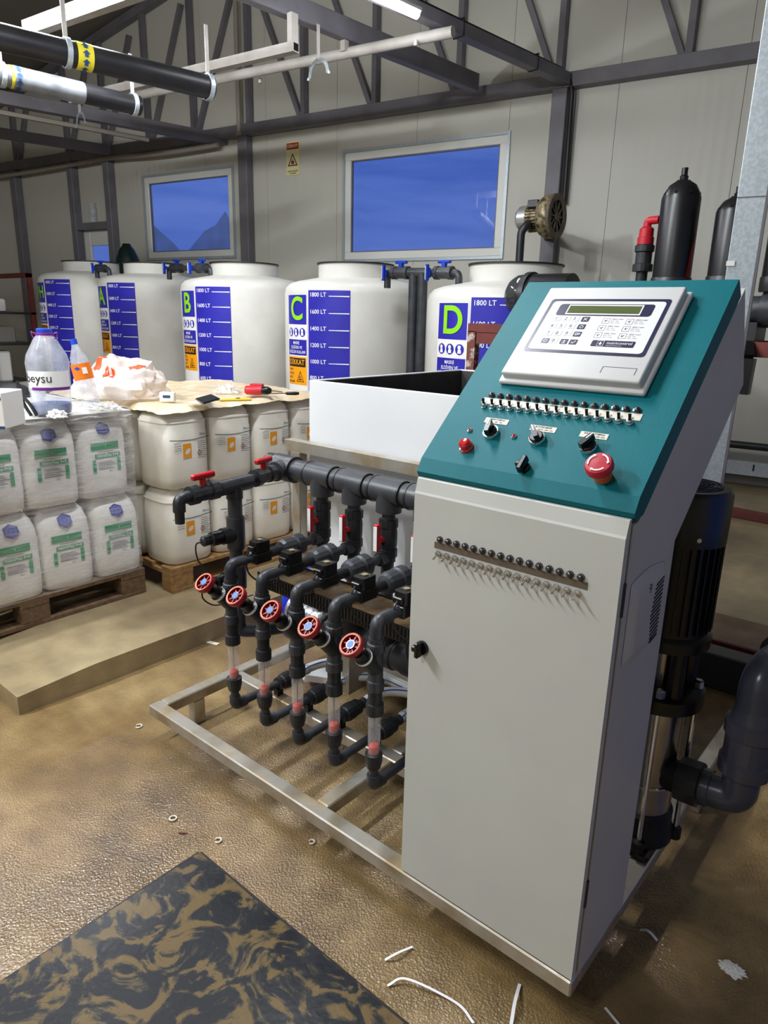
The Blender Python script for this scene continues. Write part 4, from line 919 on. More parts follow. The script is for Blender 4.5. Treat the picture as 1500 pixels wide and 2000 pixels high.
for q in range(3):
    a0 = math.radians(120*q+15); n_ = 8; M_ = PM(x, t_, .0475); vs = []
    for k in range(n_+1):
        a = a0+math.radians(70)*k/n_; vs += [M_ @ Vector((math.cos(a)*.0175, math.sin(a)*.0175, 0)), M_ @ Vector((math.cos(a)*.0205, math.sin(a)*.0205, 0))]
    m.add(vs, [(2*k, 2*k+1, 2*k+3, 2*k+2) for k in range(n_)])
    a = a0-.02; m.add([M_ @ Vector((math.cos(a)*.0155, math.sin(a)*.0155, 0)), M_ @ Vector((math.cos(a)*.0225, math.sin(a)*.0225, 0)), M_ @ Vector((math.cos(a-.26)*.019, math.sin(a-.26)*.019, 0))], [(0, 1, 2)])
m.build('arrow_print', 'print_white', tl, sm=False)
# controller unit
hB, hT = .014, .034
cs = [pan(1062, 560, hT-.004), pan(1352, 567, hB), pan(976, 743, hB), pan(1262, 770, hB)]
cx0, cx1 = (cs[0][0]+cs[2][0])/2+.004, (cs[1][0]+cs[3][0])/2; ct0, ct1 = (cs[2][1]+cs[3][1])/2, (cs[0][1]+cs[1][1])/2
ct = MB(PM(0, 0)).box(cx0, cx1, ct0, ct1, .0, hB, .006, seg=3).build('controller_base', 'abs_white', cb)
MB(PM(0, 0)).box(cx0+.010, cx1-.010, ct0+.010, ct1-.008, hB-.004, hT, .005, seg=3).build('controller_cover', 'abs_white', ct)
fs = [pan(u, v, hT) for u, v in ((1080, 583), (1313, 586), (1022, 685), (1259, 699))]
fx0, fx1 = (fs[0][0]+fs[2][0])/2, (fs[1][0]+fs[3][0])/2; ft0, ft1 = (fs[2][1]+fs[3][1])/2, (fs[0][1]+fs[1][1])/2
def rrect(x0, x1, y0, y1, r, n=4):
    out = []
    for cx, cy, a0 in ((x1-r, y1-r, 0), (x0+r, y1-r, 90), (x0+r, y0+r, 180), (x1-r, y0+r, 270)):
        out += [(cx+r*math.cos(math.radians(a0+90*k/n)), cy+r*math.sin(math.radians(a0+90*k/n))) for k in range(n+1)]
    return out
def plate(pts, h0, h1, nm, m_): return MB().prism(pts, h1, PM(0, 0), h0=h0).build(nm, m_, ct, sm=False)
plate(rrect(fx0, fx1, ft0, ft1, .008), hT, hT+.0006, 'keypad_border', 'navy')
plate(rrect(fx0+.0085, fx1-.0085, ft0+.0085, ft1-.0085, .009), hT+.0006, hT+.001, 'keypad_overlay', 'overlay_white')
h2 = hT+.0012
def zp(zx, zy): return pan(1010+zx/5, 570+zy/5, h2)
d0, d1 = zp(402, 170), zp(1328, 190); lt_ = (zp(850, 120)[1]+zp(850, 120)[1])/2; lb_ = zp(830, 236)[1]
plate(rrect(d0[0], d1[0], lb_, lt_, .008), hT+.001, h2, 'display_surround', 'navy')
e0, e1 = zp(505, 170)[0], zp(1205, 188)[0]; plate(rrect(e0-.003, e1+.003, lb_+.004, lt_-.003, .0005, 1), h2, h2+.0003, 'display_border', 'print_white')
plate(rrect(e0, e1, lb_+.0075, lt_-.0065, .0005, 1), h2+.0003, h2+.0006, 'display', 'lcd')
kd = MB(); kw = MB(); kg = MB(); kb = MB()
dark = {'x': (668, 268), 'o': (628, 341), 'b': (588, 413), 'c': (276, 476), 'p': (457, 485), 'v': (548, 490)}
KS = .0095
for k, z_ in dark.items():
    x, t_ = zp(*z_); kd.prism(rrect(x-KS, x+KS, t_-KS*.85, t_+KS*.85, .002, 2), h2, PM(0, 0), h0=hT+.001)
    q = lambda a, b_: PP(x+a, t_+b_, h2+.0003)
    def seg(p, r_, w_=.0014): kw.bar(q(*p), q(*r_), w_, .0003, up=PN_)
    if k == 'x': seg((-.004, -.004), (.004, .004)); seg((-.004, .004), (.004, -.004))
    elif k == 'v': seg((-.0045, .0), (-.001, -.004)); seg((-.001, -.004), (.005, .004))
    elif k == 'p': seg((-.004, -.005), (.004, -.005)); seg((-.004, .001), (.004, .001)); seg((0, -.003), (0, .005))
    elif k == 'b': seg((-.005, -.003), (.0, -.003)); seg((-.005, .003), (.005, .003)); seg((.0, -.003), (.0, .003)); seg((.005, -.001), (.005, .004)); seg((.001, -.001), (.005, -.001)); seg((-.005, -.003), (-.005, .003))
    else:
        for j in range(8):
            a_, b_ = 2*PI*j/8, 2*PI*(j+1)/8; seg((.0042*math.cos(a_), .0042*math.sin(a_)), (.0042*math.cos(b_), .0042*math.sin(b_)), .001)
for s_, z_ in (('1', (385, 258)), ('2', (478, 260)), ('3', (560, 262)), ('4', (340, 330)), ('5', (430, 330)), ('6', (523, 332)), ('7', (303, 398)), ('8', (388, 402)), ('9', (483, 404)), ('0', (352, 474))):
    x, t_ = zp(*z_); kg.text(s_, .0135, PM(x, t_, h2), 'CENTER', .012, 1)
    for p, r_ in (((-.0075, -.008), (.0095, -.008)), ((.0095, -.008), (.0095, .008))): kb.bar(PP(x+.002+p[0], t_+p[1], h2), PP(x+.002+r_[0], t_+r_[1], h2), .0006, .0002, up=PN_)
for z_ in ((868, 283), (1098, 292), (825, 352), (1062, 362), (790, 422), (1028, 433)):
    x, t_ = zp(*z_); s_ = .0078
    for p, r_ in (((-s_, -s_), (s_, -s_)), ((s_, -s_), (s_, s_)), ((s_, s_), (-s_, s_)), ((-s_, s_), (-s_, -s_))): kg.bar(PP(x+p[0], t_+p[1], h2), PP(x+r_[0], t_+r_[1], h2), .0007, .0002, up=PN_)
    kd.bar(PP(x-.003, t_-.002, h2), PP(x+.003, t_+.003, h2), .0012, .0003, up=PN_); kd.bar(PP(x-.003, t_+.0025, h2), PP(x+.001, t_-.003, h2), .0012, .0003, up=PN_)
    kd.text('GİRİŞ / ONAY', .0045, PM(x+.012, t_+.0055, h2), 'LEFT', .012, .9); kg.text('giriş - onay', .0042, PM(x+.012, t_, h2), 'LEFT', 0, .9); kg.text('enter - accept', .0042, PM(x+.012, t_-.0055, h2), 'LEFT', 0, .9)
b0, b1 = zp(722, 505)[0], zp(1150, 515)[0]; bt = zp(940, 478)[1]; bb = zp(935, 540)[1]
kd.prism(rrect(b0, b1, bb, bt, .003, 2), h2, PM(0, 0), h0=hT+.001)
bx, bt_ = (b0+b1)/2, (bb+bt)/2
kw.text('nutricontrol', .011, PM(bx-.014, bt_+.002, h2+.0004), 'LEFT', .0, 1.05); kw.text('irrigation & dosing control', .0032, PM(bx-.014, bt_-.0055, h2+.0004), 'LEFT', 0, 1.05)
kw.add([PM(bx-.028, bt_, h2+.0004) @ Vector(p) for p in ((-.003, -.003, 0), (0, -.0048, 0), (.003, -.003, 0), (.0028, 0, 0), (0, .0055, 0), (-.0028, 0, 0))], [(0, 1, 2, 3, 4, 5)])
for p, r_ in (((-.007, -.008), (.007, -.008)), ((.007, -.008), (.007, .008)), ((.007, .008), (-.007, .008)), ((-.007, .008), (-.007, -.008))): kw.bar(PP(bx-.028+p[0], bt_+p[1], h2+.0003), PP(bx-.028+r_[0], bt_+r_[1], h2+.0003), .0006, .0002, up=PN_)
kd.build('dark_keys', 'navy', ct, sm=False); kw.build('white_print', 'print_white', ct, sm=False); kg.build('grey_print', 'print_grey', ct, sm=False); kb.build('key_outline', 'print_grey', ct, sm=False)
n0, n1 = pan(1178, 716, hT), pan(1238, 733, hT); m = MB()
for p, r_ in (((n0[0], n1[1]), (n0[0], n0[1])), ((n0[0], n0[1]), (n1[0], n0[1])), ((n1[0], n0[1]), (n1[0], n1[1]))): m.bar(PP(*p, hT+.0002), PP(*r_, hT+.0002), .0012, .0006, up=PN_)
m.build('recess_outline', 'print_grey', ct, sm=False)

# ------------------------------------------------------------------ header manifold and its ball valves
XS = [-1.44+.171*i for i in range(5)]; HY, HZ, HR = .63, 1.0, .043
hd = thing('header_manifold', 'thick dark grey header pipe with downward tees and red ball valves', 'manifold', (-1.2, HY, HZ))
MB().cyl((-1.74, HY, HZ), (-.45, HY, HZ), HR, seg=24).build('header_pipe', 'pvc', hd)
MB().lathe([(.03, 0), (.05, .01), (.05, .05), (HR, .055)], (-1.76, HY, HZ), (1, 0, 0), 20).build('end_cap', 'pvc_black', hd, angle=20)
for x in XS:
    te = MB().cyl((x-.068, HY, HZ), (x+.068, HY, HZ), .0475, seg=24).build('tee', 'pvc', hd)
    MB().cyl((x, HY, HZ), (x, HY, .925), .0475, seg=24).build('tee_outlet', 'pvc', te)
    for s_ in (-.068, .068): MB().lathe([(.0478, -.004), (.0495, -.004), (.0495, .004), (.0478, .004)], (x+s_, HY, HZ), (1, 0, 0), 24, caps=False).build('socket_bead', 'pvc_black', te)
    MB().cyl((x, HY, .37), (x, HY, .94), .0245, seg=18).build('drop_pipe', 'pvc', hd)
    bv = MB().lathe([(.026, .90), (.036, .897), (.036, .868), (.031, .866), (.034, .85), (.034, .80), (.031, .785), (.036, .783), (.036, .755), (.027, .752)], (x, HY, 0), (0, 0, 1), 12).build('ball_valve', 'pvc_black', hd, angle=15)
    MB().cyl((x, HY-.03, .825), (x, HY-.055, .825), .012, seg=12).build('valve_stem', 'handle_red', bv)
    MB().box(x-.011, x+.011, HY-.072, HY-.052, .785, .89, .004).build('red_handle', 'handle_red', bv, sm=False)
    MB().box(x-.008, x+.008, HY-.0735, HY-.072, .79, .882).build('handle_label', 'label_white', bv, sm=False)
    MB().cyl((x, HY, .735), (x, HY, .77), .03, seg=18).build('branch_tee', 'pvc', hd); MB().cyl((x, HY, .752), (x, HY-.05, .752), .026, seg=16).build('branch_socket', 'pvc', hd)
# end tee of the header towards the front, sampling branch
sb = thing('sampling_branch', 'dark pipe branch with two red handles and a down spout at the header end', 'pipe', (-1.56, .3, 1.0))
p0 = Vector((-1.645, HY, 1.0)); pj = Vector((-1.556, .295, 1.0)); pe = Vector((-1.54, .05, .995))
MB().cyl(p0+Vector((-.055, 0, 0)), p0+Vector((.055, 0, 0)), .054, seg=24).build('end_tee', 'pvc', sb)
d = (pj-p0).normalized(); MB().cyl(p0, p0+d*.085, .040, seg=20).build('tee_outlet', 'pvc', sb)
MB().cyl(p0+d*.08, pj, .019, seg=14).build('pipe', 'pvc_black', sb)
d2 = (pe-pj).normalized()
MB().tube(fillet([pj, pe, pe-Vector((0, 0, .085))], .035), .0165, 14).build('spout_pipe', 'pvc_black', sb)
MB().tube(fillet([pe-d2*.045, pe, pe-Vector((0, 0, .045))], .03), .0215, 14).build('spout_elbow', 'pvc_black', sb)
def inline_valve(c, d, par):
    d = d.normalized(); up = Vector((0, 0, 1))
    v = MB().lathe([(.02, -.062), (.034, -.06), (.034, -.028), (.027, -.026), (.03, 0), (.027, .026), (.034, .028), (.034, .06), (.02, .062)], c, d, 12).build('ball_valve', 'pvc_black', par, angle=15)
    MB().cyl(c+up*.02, c+up*.048, .012, seg=12).build('valve_stem', 'handle_red', v)
    M_ = ROT(d, up.cross(d), up, c+up*.05); MB(M_).box(-.05, .045, -.011, .011, 0, .02, .004).build('red_handle', 'handle_red', v, sm=False)
    return v
inline_valve(lerp(p0, pj, .47), d, sb); inline_valve(Vector((-1.548, .155, .998)), d2, sb)
MB().cyl(pj-d2*-.075, pj-d2*.075, .0285, seg=18).build('stand_tee', 'pvc_black', sb)
MB().cyl(pj, (pj.x, pj.y, .42), .0265, seg=18).build('standpipe', 'pvc', sb); MB().cyl(pj, (pj.x, pj.y, .95), .0305, seg=18).build('tee_outlet', 'pvc_black', sb)
MB().cyl((pj.x, pj.y, .88), (pj.x, pj.y, .76), .034, seg=18).build('sensor_tee', 'pvc', sb)
MB().cyl((pj.x, pj.y, .815), (pj.x-.005, pj.y-.06, .815), .031, seg=18).build('sensor_socket', 'pvc_black', sb)
sn = MB().lathe([(.025, 0), (.027, .004), (.027, .05), (.02, .054), (.018, .078), (.008, .085)], (pj.x-.004, pj.y-.055, .815), (-.08, -1, -.02), 16).build('probe', 'black_plastic', sb)
MB().lathe([(.0185, .066), (.0195, .07), (.0195, .084), (.012, .09)], (pj.x-.004, pj.y-.055, .815), (-.08, -1, -.02), 16).build('probe_nut', 'dark_steel', sn)
q = Vector((pj.x-.012, pj.y-.145, .813)); MB().tube(smooth_path([q, q+Vector((-.005, -.02, -.01)), q+Vector((.0, -.015, -.07)), q+Vector((.03, .02, -.13)), q+Vector((.035, .03, -.2)), q+Vector((.05, .12, -.24))]), .0028, 6).build('probe_wire', 'cable', sn)
MB().cyl((pj.x, pj.y, .70), (pj.x, pj.y, .60), .034, seg=18).build('sensor_tee', 'pvc', sb); MB().cyl((pj.x, pj.y, .655), (pj.x, pj.y-.06, .65), .028, seg=16).build('sensor_socket', 'pvc_black', sb)
sn = MB().lathe([(.022, 0), (.022, .04), (.016, .043), (.015, .06), (.006, .066)], (pj.x, pj.y-.055, .65), (0, -1, -.05), 14).build('probe', 'black_plastic', sb)
q = Vector((pj.x, pj.y-.12, .645)); MB().tube(smooth_path([q, q+Vector((-.005, -.03, -.005)), q+Vector((-.004, -.035, -.045)), q+Vector((.02, .0, -.075)), q+Vector((.06, .06, -.06)), q+Vector((.09, .12, -.05))]), .003, 6).build('probe_wire', 'cable', sn)
MB().tube(fillet([(pj.x, pj.y, .47), (pj.x, pj.y, .42), (pj.x+.06, pj.y+.06, .42), (XS[0], HY, .39)], .03), .026, 14).build('lower_link', 'pvc', sb)

# ------------------------------------------------------------------ lower main and cable tray
lm = thing('lower_main', 'large dark grey lower pipe with socket tees behind the flow meters', 'pipe', (-1.1, HY, .37))
MB().cyl((-1.5, HY, .37), (-.3, HY, .37), .055, seg=24).build('main_pipe', 'pvc', lm)
for x in XS[1:]:
    MB().cyl((x-.06, HY, .37), (x+.06, HY, .37), .060, seg=24).build('tee', 'pvc', lm); MB().lathe([(.056, .37), (.056, .465), (.05, .47), (.03, .47)], (x, HY, 0), (0, 0, 1), 22).build('tee_socket', 'pvc_black', lm)
MB().lathe([(.05, -.005), (.066, .0), (.066, .03), (.06, .035), (.061, .16), (.064, .17), (.058, .2)], (-1.60, HY, .40), (1, 0, -.12), 22).build('taped_sleeve', 'silver_tape', lm)
MB().lathe([(.064, 0), (.07, .004), (.07, .02), (.064, .024)], (-1.585, HY, .398), (1, 0, -.12), 22, caps=False).build('hose_clamp', 'dark_steel', lm)
for x in (-1.25, -.7): MB().box(x-.02, x+.02, HY-.06, HY+.06, Z0, .32).build('support', 'stainless', lm, sm=False)
ty = thing('wiring_tray', 'black slotted wiring duct under the solenoid valves', 'cable duct', (-1.05, .43, .62))
MB().box(-1.52, -.45, .362, .365, .597, .655).build('slotted_side', 'black_plastic', ty, sm=False); MB().box(-1.52, -.45, .515, .518, .597, .655).build('slotted_side', 'black_plastic', ty, sm=False)
MB().box(-1.52, -.45, .365, .515, .597, .600).build('duct_floor', 'black_plastic', ty, sm=False); MB().box(-1.52, -.45, .366, .514, .645, .649).build('duct_lid', 'tray_brown', ty, sm=False)
rib = MB().box(-1.515, -1.511, .359, .362, .603, .65).build('duct_finger', 'dark_steel', ty, sm=False)
for k in range(1, 70): share(rib, 'duct_finger', (.0152*k, 0, 0), ty)
for x in (-1.5, -.85): MB().box(x-.015, x+.015, .5, .735, .585, .597).build('tray_bracket', 'stainless', ty, sm=False)

# ------------------------------------------------------------------ five dosing channels
ORD = ('leftmost', 'second', 'middle', 'fourth', 'rightmost')
x = XS[0]; CY = .175
ch = thing('dosing_channel', 'leftmost dosing channel with red handwheel and clear flow meter', 'dosing line', (x, CY, .19), group='dosing channels')
V = Vector
MB().tube(fillet([(x, CY, .27), (x, CY, .197), (x, .39, .197)], .02), .0155, 14).build('lower_pipe', 'pvc', ch)
MB().tube(fillet([(x, CY, .235), (x, CY, .197), (x, CY+.045, .197)], .02), .0205, 14).build('bottom_elbow', 'pvc', ch)
MB().lathe([(.016, -.02), (.026, -.018), (.026, .0), (.03, .004), (.033, .02), (.033, .045), (.028, .048), (.03, .052), (.03, .075), (.02, .08), (.018, .10), (.02, .103), (.02, .115), (.016, .118)], (x, .40, .197), (0, 1, 0), 14).build('check_valve', 'pvc_black', ch, angle=18)
MB().box(x-.012, x+.012, .372, .40, Z0, .182).build('pipe_clip', 'black_plastic', ch, sm=False)
fm = MB().lathe([(.0185, .305), (.0205, .455)], (x, CY, 0), (0, 0, 1), 20, caps=False).build('flow_meter', 'clear_tube', ch)
MB().lathe([(.013, .312), (.0155, .316), (.0155, .338), (.012, .342)], (x, CY, 0), (0, 0, 1), 14).build('float', 'float_red', fm); MB().cyl((x, CY, .30), (x, CY, .46), .0022, seg=6).build('guide_rod', 'chrome', fm)
MB().lathe([(.017, .258), (.022, .262), (.0265, .282), (.0275, .286), (.0275, .312), (.021, .314)], (x, CY, 0), (0, 0, 1), 16).build('lower_nut', 'pvc_black', ch, angle=20)
MB().lathe([(.021, .449), (.0275, .45), (.0275, .482), (.0265, .486), (.0215, .488), (.0215, .535)], (x, CY, 0), (0, 0, 1), 16).build('upper_nut', 'pvc_black', ch, angle=20)
MB().lathe([(.0215, .53), (.027, .532), (.027, .562), (.0225, .565), (.0225, .66)], (x, CY, 0), (0, 0, 1), 16).build('valve_body', 'pvc', ch, angle=20)
hw_c = V((x, .0685, .714)); s0 = V((x, CY, .598)); dd = (hw_c-s0).normalized()
MB().cyl(s0, s0+dd*.075, .0235, seg=16).build('valve_neck', 'pvc_black', ch)
MB().lathe([(.0235, .07), (.026, .074), (.026, .085), (.021, .088), (.021, .118), (.009, .122), (.009, .15)], s0, dd, 16).build('valve_bonnet', 'black_plastic', ch, angle=20)
MB().lathe([(.0265, .0745), (.0272, .076), (.0272, .083), (.0265, .0845)], s0, dd, 20, caps=False).build('bonnet_highlight', 'print_white', ch)  # white ring paints the gloss highlight round the bonnet
wh = MB().lathe([(.0285, -.009), (.0345, -.010), (.036, -.004), (.036, .007), (.0345, .010), (.0285, .009), (.0285, -.009)], hw_c, dd, 32, caps=False).build('handwheel', 'wheel_red', ch)
MB().lathe([(.0286, .0092), (.031, .0103), (.0318, .0103)], hw_c, dd, 32, caps=False).build('wheel_rim_line', 'coral_print', wh)
m = MB(); ux, uy, _ = frame_to(dd)
for k in range(8):
    a = 2*PI*k/8; e = ux*math.cos(a)+uy*math.sin(a); m.bar(hw_c+e*.009, hw_c+e*.030, .0045, .006, up=dd)
m.build('wheel_spokes', 'wheel_red', wh, sm=False)
MB().cyl(hw_c-dd*.012, hw_c-dd*.008, .0295, seg=24).build('wheel_disc', 'wheel_face', wh)
MB().lathe([(.0115, -.008), (.0115, .007), (.0105, .0085), (.0005, .0088)], hw_c, dd, 18).build('wheel_hub', 'wheel_blue', wh); MB().lathe([(.0116, .003), (.0134, .003), (.0134, .008), (.0116, .008)], hw_c, dd, 18, caps=False).build('hub_ring', 'chrome', wh)
MB().lathe([(.0225, .655), (.028, .657), (.028, .683), (.0235, .686), (.0235, .7)], (x, CY, 0), (0, 0, 1), 12).build('union_nut', 'pvc', ch, angle=18)
MB().tube(fillet([(x, CY, .68), (x, CY, .752), (x, .29, .752)], .05, 7), .0165, 14).build('upper_pipe', 'pvc', ch); MB().tube(fillet([(x, CY, .70), (x, CY, .752), (x, CY+.06, .752)], .045, 7), .0205, 14).build('upper_elbow', 'pvc', ch)
so = MB().box(x-.024, x+.024, .272, .352, .728, .772, .006).build('solenoid_valve', 'black_plastic', ch, sm=False)
m = MB(); m.prism([(-.019, -.03), (.019, -.03), (.024, -.022), (.024, .03), (-.024, .03), (-.024, -.022)], .812, Matrix.Translation((x, .308, 0)), h0=.772); m.build('coil', 'black_plastic', so, sm=False)
MB().box(x-.018, x+.018, .266, .28, .777, .798, .003).build('plug', 'black_plastic', so, sm=False)
m = MB().lathe([(.004, .812), (.010, .812), (.010, .816), (.004, .816)], (x, .312, 0), (0, 0, 1), 10); m.bar((x-.014, .302, .8135), (x+.014, .322, .8135), .004, .002); m.build('coil_clip', 'bronze_dirty', so)
for z in (.745, .76): MB().cyl((x+.006, .2725, z), (x+.006, .268, z), .003, seg=8).build('screw', 'chrome', so)
MB().cyl((x, .35, .752), (x, .43, .752), .019, seg=14).build('connector', 'pvc_black', ch)
MB().lathe([(.02, -.02), (.03, -.016), (.037, -.004), (.039, .008), (.039, .040), (.033, .044), (.036, .048), (.0415, .053), (.0415, .086), (.034, .09), (.02, .094)], (x, .425, .752), (0, 1, 0), 14).build('union', 'pvc', ch, angle=18)
MB().cyl((x, .51, .752), (x, .582, .752), .0175, seg=14).build('connector', 'pvc', ch)
MB().tube(smooth_path([V((x+.005, .262, .79)), V((x+.004, .245, .76)), V((x+.012, .25, .70)), V((x+.04, .3, .655)), V((x+.05, .36, .652))]), .003, 6).build('coil_wire', 'cable', ch)
def hose(i):
    X = XS[i]; t = thing('feed_hose', 'white hose with blue stripe from the %s dosing line%s' % (ORD[i], ' counted from the left' if i in (1, 3) else ''), 'hose', (X, .52, .197), group='feed hoses')
    r_ = .165-.008*i; e_ = -.40-.02*i
    pts = smooth_path([(X, .515, .197), (X, .56, .20), (X+.02, .63, .2), (X+.09, .70, .198-.006*i), (X+.20, .735-.004*i, r_+.02), (lerp(X+.2, e_, .5), .74-.006*i, r_), (e_, .70-.006*i, .13), (e_+.06, .66, .10)], 8)
    MB().tube(pts, .0185, 12).build('hose', 'hose_white', t)
    MB().tube([p+V((0, -.0172, .0082)) if k > 24 else p+V((.012, -.004, .0142)) for k, p in enumerate(pts)], .0026, 6).build('blue_stripe', 'hose_blue', t)
    MB().lathe([(.0188, 0), (.0205, .002), (.0205, .014), (.0188, .016)], (X, .53, .198), (0, 1, 0), 16, caps=False).build('hose_clip', 'galvanized', t)
for i in range(5): hose(i)
for i in range(1, 5):
    dup(ch, (XS[i], CY, .19), '%s dosing channel %swith red handwheel and clear flow meter' % (ORD[i], 'from the left ' if i in (1, 3) else ''))

# ------------------------------------------------------------------ vertical pump and its outlet
px, py = -.068, .57
pu = thing('vertical_pump', 'vertical multistage pump with stainless barrel and black motor behind the cabinet', 'pump', (px, py, Z0))
MB().box(px-.085, px+.066, py-.1, py+.1, Z0+.001, Z0+.03, .008).build('base_plate', 'black_plastic', pu, sm=False)
MB().lathe([(.092, Z0+.03), (.092, Z0+.06), (.085, Z0+.08), (.085, Z0+.12), (.075, Z0+.13)], (px, py, 0), (0, 0, 1), 28).build('pump_foot', 'rubber', pu)
MB().lathe([(.076, Z0+.13), (.076, .62)], (px, py, 0), (0, 0, 1), 32).build('barrel', 'stainless_clean', pu); MB().lathe([(.0775, .36), (.079, .362), (.079, .368), (.0775, .37)], (px, py, 0), (0, 0, 1), 32, caps=False).build('barrel_ring', 'chrome', pu)
bend(MB().grid(lambda i, j: (math.radians(-165+55*i)*.076, .47+.12*j, .001), 8, 1), px, py, .076).build('red_label', 'sign_red', pu)
for a in (-70, 20, 110, 200):
    q = V((px+math.cos(math.radians(a))*.098, py+math.sin(math.radians(a))*.098, 0)); MB().cyl((q.x, q.y, Z0+.05), (q.x, q.y, .68), .007, seg=10).build('tie_rod', 'chrome', pu); MB().lathe([(.013, .662), (.013, .68), (.008, .684)], (q.x, q.y, 0), (0, 0, 1), 6).build('rod_nut', 'chrome', pu, sm=False); MB().cyl((q.x, q.y, Z0+.03), (q.x, q.y, Z0+.06), .018, seg=12).build('rod_foot', 'rubber', pu)
MB().lathe([(.09, .61), (.118, .618), (.118, .655), (.1, .66)], (px, py, 0), (0, 0, 1), 32).build('head_flange', 'black_plastic', pu)
for a in (0, 90, 180, 270):
    q = V((px+math.cos(math.radians(a+45))*.082, py+math.sin(math.radians(a+45))*.082, 0)); MB().cyl((q.x, q.y, .65), (q.x, q.y, .80), .022, .018, seg=10).build('lantern_post', 'black_plastic', pu)
MB().cyl((px, py, .65), (px, py, .80), .045, seg=20).build('coupling_guard', 'stainless_clean', pu)
MB().lathe([(.11, .79), (.112, .82), (.1, .83), (.098, 1.11)], (px, py, 0), (0, 0, 1), 32).build('motor', 'black_plastic', pu)
m = MB()
for k in range(32):
    e = V((math.cos(2*PI*k/32), math.sin(2*PI*k/32), 0)); m.bar(V((px, py, .84))+e*.102, V((px, py, 1.09))+e*.102, .003, .012, up=e)
m.build('cooling_fins', 'black_plastic', pu, sm=False)
MB().lathe([(.109, 1.075), (.11, 1.20), (.102, 1.213), (.06, 1.216)], (px, py, 0), (0, 0, 1), 32, caps=False).build('fan_cover', 'black_plastic', pu); MB().cyl((px, py, 1.2), (px, py, 1.2145), .085, seg=28).build('fan_well', 'rubber', pu)
m = MB()
for r_ in (.02, .032, .044, .056, .068, .08): m.torus((px, py, 1.2165), (0, 0, 1), r_, .0016, 28, 5)
for k in range(10):
    e = V((math.cos(2*PI*k/10), math.sin(2*PI*k/10), 0)); m.bar(V((px, py, 1.2165))+e*.015, V((px, py, 1.2165))+e*.082, .002, .002)
m.build('fan_grille', 'print_grey', pu, sm=False); MB().cyl((px+.109*math.cos(-.9), py+.109*math.sin(-.9), 1.10), (px+.114*math.cos(-.9), py+.114*math.sin(-.9), 1.10), .006, seg=8).build('screw', 'chrome', pu)
MB().box(px-.05, px+.05, py+.09, py+.16, .9, 1.02, .008).build('terminal_box', 'black_plastic', pu, sm=False)
ol = thing('pump_outlet', 'thick dark grey outlet pipe with unions and elbows right of the pump', 'pipe', (.15, .56, .4))
zO = .40
MB().lathe([(.045, 0), (.06, .004), (.062, .02), (.062, .06), (.05, .064)], (.02, py-.01, zO), (1, 0, .06), 10).build('union_nut', 'pvc_black', ol, angle=15); MB().lathe([(.05, .06), (.05, .085), (.046, .088)], (.02, py-.01, zO), (1, 0, .06), 20).build('collar', 'pvc_gloss', ol)
MB().cyl((px+.05, py-.01, zO), (.03, py-.01, zO), .045, seg=18).build('pump_port', 'rubber', ol)
MB().tube(fillet([(.1, py-.01, zO+.005), (.172, py-.01, zO+.01), (.172, py-.01, zO+.10)], .06, 8), .045, 20).build('lower_elbow', 'pvc_gloss', ol)
MB().lathe([(.05, .49), (.062, .495), (.063, .53), (.056, .535), (.056, .60), (.062, .605), (.062, .64), (.052, .645), (.046, .68)], (.172, py-.01, 0), (0, 0, 1), 20).build('vertical_union', 'pvc_gloss', ol, angle=18)
MB().tube(fillet([(.172, py-.01, .66), (.172, py-.01, .77), (.20, py+.12, .79), (.26, py+.5, .79)], .07, 8), .046, 20).build('upper_elbow', 'pvc_gloss', ol)
MB().tube(fillet([(.19, py+.1, .79), (.26, py+.5, .79), (.26, py+1.2, .79)], .05, 4), .052, 18).build('delivery_pipe', 'pvc_black', ol)
MB().box(.21, .31, py+.62, py+.72, 0, .74).build('pipe_support', 'dark_steel', ol, sm=False)
# blue drum and white scoop behind / under the machine
t = thing('blue_drum', 'blue plastic drum on the floor left of the skid', 'drum', (-2.0, 1.08, 0))
MB().lathe([(.12, 0), (.135, .015), (.135, .33), (.12, .36), (.06, .375)], (-2.0, 1.08, 0), (0, 0, 1), 28).build('body', 'drum_blue', t); MB().lathe([(.03, .37), (.035, .375), (.035, .40), (.03, .405)], (-2.04, 1.06, 0), (0, 0, 1), 14).build('cap', 'print_white', t)
MB().tube(smooth_path([(-1.885, 1.01, .36), (-1.87, .985, .2), (-1.862, .985, .05)]), .006, 6).build('strap', 'label_white', t)
p = at(640, 1322, 'z', .03); t = thing('white_scoop', 'white plastic scoop lying under the hoses inside the skid', 'scoop', (p.x, p.y, 0))
MB(Matrix.Translation((p.x, p.y, .02)) @ Matrix.Rotation(math.radians(60), 4, 'Z') @ Matrix.Rotation(math.radians(12), 4, 'Y')).prism([(-.12, -.03), (.1, -.075), (.12, -.07), (.12, .07), (.1, .075), (-.12, .03)], .03).build('scoop', 'mixer_white', t, sm=False)

